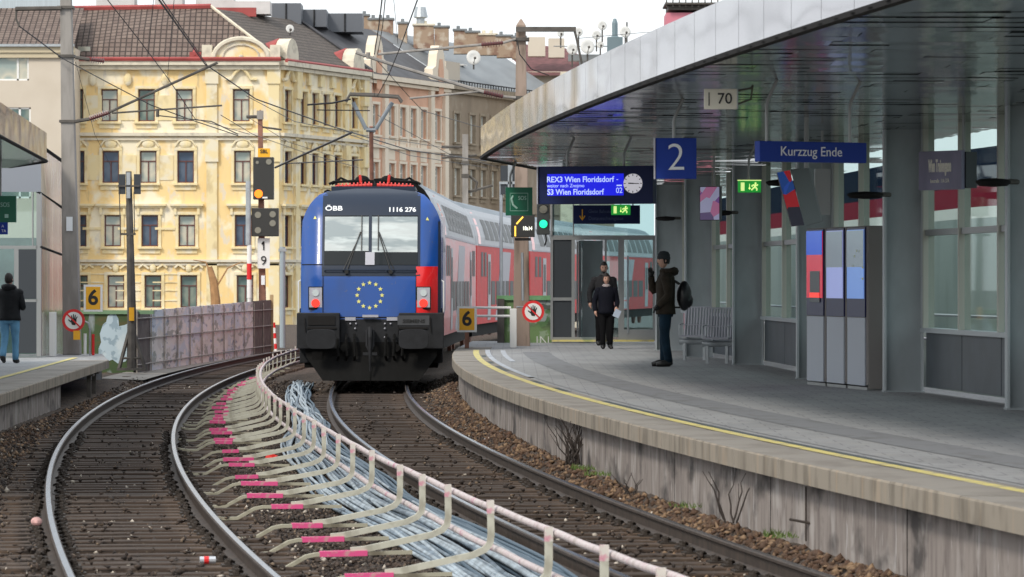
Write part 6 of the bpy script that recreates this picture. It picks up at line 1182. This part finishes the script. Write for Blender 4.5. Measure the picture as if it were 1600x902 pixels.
def join_into(o, mb, material=None):
    bm = bmesh.new(); bm.from_mesh(o.data); vs2 = [bm.verts.new(v) for v in mb.v]; bm.verts.ensure_lookup_table(); mi = 0
    if material: o.data.materials.append(material); mi = len(o.data.materials)-1
    for f, q in zip(mb.f, mb.m):
        try: g = bm.faces.new([vs2[i] for i in f]); g.smooth = True; g.material_index = mi
        except ValueError: pass
    bm.to_mesh(o.data); bm.free()
def person(loc, rz, h, label, J, jacket, trousers, shoes, hair='short', hat=None, girth=1.0, coat_len=.82, skinm=None, look=(0, 0), beard=False, hands='skin', hood=False, scarf=None):
    """J: joint overrides in a 1.8 m figure facing -Y (front = -y)"""
    k = h/1.8; r = empty('person', loc, rz, label=label, cat='person'); r.scale = (k, k, k); g = girth; skinm = skinm or M_SKIN
    B = dict(pel=(0, .0, .94), bel=(0, 0, 1.1), che=(0, 0, 1.3), nk0=(0, .01, 1.47), nk1=(0, -.01, 1.56), shl=(-.19, 0, 1.42), ell=(-.25, .03, 1.14), wrl=(-.25, -.08, .9), shr=(.19, 0, 1.42), elr=(.25, .03, 1.14), wrr=(.25, -.08, .9),
             hil=(-.1, 0, .9), knl=(-.11, -.02, .49), anl=(-.11, .02, .09), tol=(-.12, -.17, .04), hir=(.1, 0, .9), knr=(.11, -.02, .49), anr=(.11, .02, .09), tor=(.12, -.17, .04)); B.update(J)
    RD = dict(pel=(.15*g, .12*g), bel=(.14*g, .11*g), che=(.17*g, .12*g), nk0=.055, nk1=.055, shl=.04, ell=.048, wrl=.032, shr=.04, elr=.048, wrr=.032, hil=.09, knl=.062, anl=.042, tol=.035, hir=.09, knr=.062, anr=.042, tor=.035)
    E_ = [('pel', 'bel'), ('bel', 'che'), ('che', 'nk0'), ('nk0', 'nk1'), ('nk0', 'shl'), ('shl', 'ell'), ('ell', 'wrl'), ('nk0', 'shr'), ('shr', 'elr'), ('elr', 'wrr'), ('pel', 'hil'), ('hil', 'knl'), ('knl', 'anl'), ('anl', 'tol'), ('pel', 'hir'), ('hir', 'knr'), ('knr', 'anr'), ('anr', 'tor')]
    body = skin('body', {a: (*B[a], RD[a]) for a in B}, E_, 'pel', skinm, r)
    # head with face
    hc = Vector(B['nk1'])+Vector((0, -.015, .135)); yaw, tilt = look; HM = Matrix.Translation(hc)@Matrix.Rotation(yaw, 4, 'Z')@Matrix.Rotation(tilt, 4, 'X')
    hm = MB(); nu, nv = 20, 16; V = []
    for j in range(nv+1):
        th = PI*j/nv
        for i in range(nu):
            a = 2*PI*i/nu; x, y, z = math.sin(th)*math.sin(a), -math.sin(th)*math.cos(a), math.cos(th)
            fx, fy, fz = x*.077, y*.098, z*.122
            if z < 0: fx *= 1+.25*z; fy *= 1+.12*z if y < 0 else 1+.35*z
            if y < -.6 and abs(x) < .28 and -.35 < z < .12: fy -= .022*(1-abs(x)/.28)*(1-abs(z+.12)/.3 if abs(z+.12) < .3 else 0)
            if y < -.5 and .08 < z < .28 and .2 < abs(x) < .6: fy += .008
            if y < -.6 and -.62 < z < -.45 and abs(x) < .35: fy -= .006
            V.append((fx, fy, fz))
    hm.add(V, [(j*nu+i, (j+1)*nu+i, (j+1)*nu+(i+1) % nu, j*nu+(i+1) % nu) for j in range(nv) for i in range(nu)])
    for sx in (-1, 1): hm.ball((sx*.078, .005, -.005), .028, sc=(.35, .7, 1.1))
    hm.v = [tuple(HM@Vector(v)) for v in hm.v]
    # hands: palm, four fingers and a thumb each
    gl = MB()
    for e, w_, sx in (('ell', 'wrl', -1), ('elr', 'wrr', 1)):
        W0 = Vector(B[w_]); dv = (W0-Vector(B[e])).normalized(); side = dv.cross(Vector((0, 0, 1))) if abs(dv.z) < .9 else Vector((0, -1, 0)); side.normalize(); nn = dv.cross(side).normalized(); T_ = hm if hands == 'skin' else gl
        rr = 1.25 if hands != 'skin' else 1; T_.tube([W0-dv*.03, W0+dv*.03, W0+dv*.085], [.028*rr, .036*rr, .034*rr], 8)
        for q, ln in zip((-1.5, -.5, .5, 1.5), (.06, .075, .07, .055)):
            b0 = W0+dv*.08+side*q*.019; T_.tube([b0, b0+dv*ln*.5+nn*.008*sx, b0+dv*ln*.85+nn*.028*sx], [.0095*rr, .009*rr, .007*rr], 6)
        b0 = W0+dv*.03+side*-.032; T_.tube([b0, b0+dv*.035-side*.022, b0+dv*.065-side*.018], [.012*rr, .011*rr, .008*rr], 6)
    join_into(body, hm)
    if gl.v: gl.build('glove', M_BLACK, r, smooth=True)
    f = MB()
    for sx in (-1, 1): f.ball((sx*.031, -.088, .012), .0105, sc=(1.3, .6, .8)); f.box((sx*.031, -.094, .034), (.034, .006, .007))
    if beard: f.ball((0, -.05, -.08), .043, sc=(1.05, .8, .6))
    f.box((0, -.094, -.052), (.042, .006, .006)); f.v = [tuple(HM@Vector(v)) for v in f.v]; f.build('face_features', M_HAIRD, r, smooth=True)
    hb = MB()
    if hair:
        V = []; nu2 = 18
        for j in range(9):
            th = PI*.62*j/8
            for i in range(nu2): a = 2*PI*i/nu2; back = max(0, -math.cos(a)*-1); lim = th if math.cos(a) < .2 else min(th, PI*.34); puff = .014 if hair == 'short' else .036; V.append((math.sin(lim)*math.sin(a)*(.079+puff*.6), -math.sin(lim)*math.cos(a)*(.1+puff*.5), math.cos(lim)*(.124+puff)))
        hb.add(V, [(j*nu2+i, (j+1)*nu2+i, (j+1)*nu2+(i+1) % nu2, j*nu2+(i+1) % nu2) for j in range(8) for i in range(nu2)]); hb.v = [tuple(HM@Vector(v)) for v in hb.v]; hb.build('hair', M_HAIRD, r, smooth=True)
    if hat:
        m = MB(); m.lathe((0, 0, .02), [(.094, 0), (.097, .035), (.09, .04), (.088, .08), (.06, .122), (.01, .135)], 18); m.v = [tuple(HM@Vector((x, y*1.14+.004, z))) for x, y, z in m.v]; m.build('hat', hat, r, smooth=True)
    # clothes
    def rings(rs, n=18):     # rs = [(centre, rx, ry)] : horizontal elliptical rings with slight fabric folds
        m = MB(); V = []
        for j, (c, rx, ry) in enumerate(rs):
            for i in range(n):
                a_ = 2*PI*i/n; f_ = 1+.025*math.sin(i*2.3+j*1.7)+random.uniform(-.012, .012); V.append((c[0]+rx*f_*math.cos(a_), c[1]+ry*f_*math.sin(a_), c[2]+random.uniform(-.004, .004)))
        m.add(V, [(j*n+i, j*n+(i+1) % n, (j+1)*n+(i+1) % n, (j+1)*n+i) for j in range(len(rs)-1) for i in range(n)]+[tuple(range(n-1, -1, -1)), tuple((len(rs)-1)*n+i for i in range(n))]); return m
    def limb(m, pts, rs):
        pts = [Vector(p) for p in pts]; out, ro = [], []
        for i in range(len(pts)-1):
            for t in np.linspace(0, 1, 6)[:-1]: out.append(pts[i].lerp(pts[i+1], t)); ro.append((rs[i]*(1-t)+rs[i+1]*t)*(1+.04*math.sin(len(out)*2.1)))
        out.append(pts[-1]); ro.append(rs[-1])
        sm_ = [out[0]]+[(out[i-1]+out[i]*2+out[i+1])/4 for i in range(1, len(out)-1)]+[out[-1]]; m.tube(sm_, ro, 12); return m
    def at_z(z):             # spine position at a height
        ks = ['pel', 'bel', 'che', 'nk0']; zz = [B[q][2] for q in ks]; return (float(np.interp(z, zz, [B[q][0] for q in ks])), float(np.interp(z, zz, [B[q][1] for q in ks])), z)
    zl = coat_len; prof = [(zl, .195, .15), (zl+.06, .193, .15), (1.0, .178, .14), (1.12, .172, .138), (1.25, .188, .142), (1.36, .208, .142), (1.43, .208, .125), (1.475, .185, .11), (1.505, .13, .1), (1.53, .09, .085)]
    m = rings([(at_z(z), a_*g, b_*g) for z, a_, b_ in prof if z >= zl])
    for q in ('l', 'r'): m.ball(B['sh'+q], .098, sc=(1, .95, .85)); limb(m, [B['sh'+q], B['el'+q], B['wr'+q]], [.088, .066, .05])
    m.build('jacket', jacket, r, smooth=True)
    m = rings([(at_z(.78) if 0 else (B['pel'][0], B['pel'][1], .8), .12*g, .11*g), ((B['pel'][0], B['pel'][1], .9), .165*g, .13*g), ((B['pel'][0], B['pel'][1], 1.02), .15*g, .12*g)])
    for q in ('l', 'r'): A_ = Vector(B['an'+q]); limb(m, [B['hi'+q], B['kn'+q], (A_.x, A_.y, A_.z-.02)], [.098*g, .074, .062])
    m.build('trousers', trousers, r, smooth=True)
    for a, b in (('anl', 'tol'), ('anr', 'tor')):
        A_, T_ = Vector(B[a]), Vector(B[b]); m = MB(); m.tube([A_+(A_-T_).normalized()*.05+Vector((0, 0, -.02)), A_+Vector((0, 0, -.025)), A_.lerp(T_, .6)+Vector((0, 0, -.01)), T_+(T_-A_).normalized()*.02], [.045, .062, .052, .036], 10); lo = min(B[a][2], B[b][2])-.04; m.v = [(x, y, max(z, lo)) for x, y, z in m.v]; m.build('shoe', shoes, r, smooth=True)
    if hood: m = MB(); m.tube([Vector(B['nk0'])+Vector((-.11, -.02, .05)), Vector(B['nk0'])+Vector((-.09, .09, .06)), Vector(B['nk0'])+Vector((0, .13, .06)), Vector(B['nk0'])+Vector((.09, .09, .06)), Vector(B['nk0'])+Vector((.11, -.02, .05))], [.04, .06, .075, .06, .04], 8); m.build('hood', jacket, r, smooth=True)
    if scarf: m = MB(); m.lathe(Vector(B['nk0'])+Vector((0, -.01, -.0)), [(.06, 0), (.098, .02), (.1, .08), (.075, .11)], 14); m.build('scarf', scarf, r, smooth=True)
    return r
M_OLIVE = mat('dark_olive_coat', (.034, .027, .02), .85, spec=.2, noise=.2, scale=6, bump=(9, .5, .02)); M_JEAND = mat('dark_teal_jeans', (.01, .025, .042), .9, spec=.15, noise=.3, scale=8); M_JEANB = mat('blue_jeans', (.1, .25, .4), .85, noise=.2, scale=6); M_NAVYC = mat('black_navy_coat', (.005, .006, .012), .85, spec=.2, bump=(10, .4, .02)); M_GREYC = mat('charcoal_coat', (.024, .024, .027), .85, spec=.2); M_BLKTR = mat('black_trousers', (.005, .005, .006), .9, spec=.15); M_SHOE = mat('black_shoes', (.01, .01, .01), .5); M_BEANIE = mat('charcoal_beanie', (.03, .035, .04), .9)
# man with backpack, facing left (-X): local -Y -> world -X  => rotate -90deg
pm = person((WX(1040, 70), 70, ZP), R(-90), 1.93, 'man in grey beanie and dark coat lifting a gloved hand to his face', dict(ell=(-.22, -.2, 1.2), wrl=(-.14, -.23, 1.45), elr=(.23, .05, 1.15), wrr=(.2, -.12, .98), tol=(-.12, -.2, .04), anl=(-.12, -.02, .09), anr=(.11, .05, .09), tor=(.13, -.13, .04), nk1=(0, -.02, 1.57)), M_OLIVE, M_JEAND, M_SHOE, hair='short', hat=M_BEANIE, girth=1.08, coat_len=.84, beard=False, hands='glove', hood=True, scarf=M_OLIVE, look=(R(20), R(-3)))
bp = empty('backpack', (WX(1069, 70), 70.02, ZP+1.22), R(-8), label='black backpack worn by the man in the beanie', cat='backpack'); m = MB(); m.ball((0, 0, 0), 1, sc=(.13, .17, .26), nu=14, nv=10); m.v = [(x*(1.0 if abs(z) < .1 else .95), y, z) for x, y, z in m.v]; m.build('bag', mat('black_nylon', (.012, .013, .015), .35), bp, smooth=True); MB().ball((.06, 0, -.08), 1, sc=(.1, .13, .13)).build('front_pocket', mat('black_nylon', (.012, .013, .015), .35), bp, smooth=True)
for sy in (-.1, .1): MB().tube([(-.08, sy, .2), (-.2, sy, .28), (-.36, sy*1.2, .2), (-.4, sy*1.3, 0), (-.25, sy*1.2, -.2), (-.06, sy, -.2)], .018, 6).build('strap', M_BLACK, bp)
wm = person((WX(947, 88), 87.8, ZP), R(4), 1.6, 'short-haired woman in a black jacket walking towards the camera with a folded paper', dict(wrl=(-.27, -.05, .92), ell=(-.29, .04, 1.15), wrr=(.22, -.24, 1.0), elr=(.27, .02, 1.14), knl=(-.09, -.06, .49), anl=(-.08, -.02, .09), tol=(-.1, -.2, .04), anr=(.1, .08, .1), tor=(.12, -.1, .03)), M_NAVYC, M_BLKTR, M_SHOE, hair='full', girth=1.12, coat_len=.86, scarf=mat('pale_patterned_scarf', (.35, .3, .3), .8, noise=.5, scale=20))
bpaper = MB(); bpaper.box((0, 0, 0), (.14, .012, .17), M=Matrix.Rotation(R(25), 4, 'Y')); bpaper.build('folded_paper', mat('pale_blue_paper', (.4, .47, .58), .7), label='pale blue folded paper in the woman’s hand', cat='paper').location = (WX(964, 87.5), 87.45, WZ(490, 87.5))
mm_ = person((WX(944, 92), 92.3, ZP), R(0), 1.88, 'dark-haired bearded man in a grey coat close behind the woman', dict(wrl=(-.3, -.03, .93), ell=(-.31, .04, 1.16), wrr=(.29, -.03, .93)), M_GREYC, M_BLKTR, M_SHOE, hair='short', girth=1.1, coat_len=.8, beard=True, scarf=M_BLACK, look=(0, R(12)))
lmn = person((WX(15, 82.5), 82.5, ZL), R(172), 1.82, 'man in a black puffer jacket and blue jeans walking away on the left platform', dict(nk1=(.03, -.06, 1.55), wrl=(-.18, -.24, 1.12), ell=(-.27, -.02, 1.12), wrr=(.2, -.24, 1.1), elr=(.28, -.02, 1.12), knl=(-.1, -.08, .5), anl=(-.1, -.08, .09), tol=(-.1, -.26, .04), knr=(.09, .02, .5), anr=(.09, .2, .15), tor=(.1, .06, .045)), mat('black_puffer', (.006, .007, .009), .7, spec=.25, bump=(5, .8, .04)), M_JEANB, M_SHOE, hair='short', girth=1.2, coat_len=.86, hood=True, look=(R(-15), R(-20)))
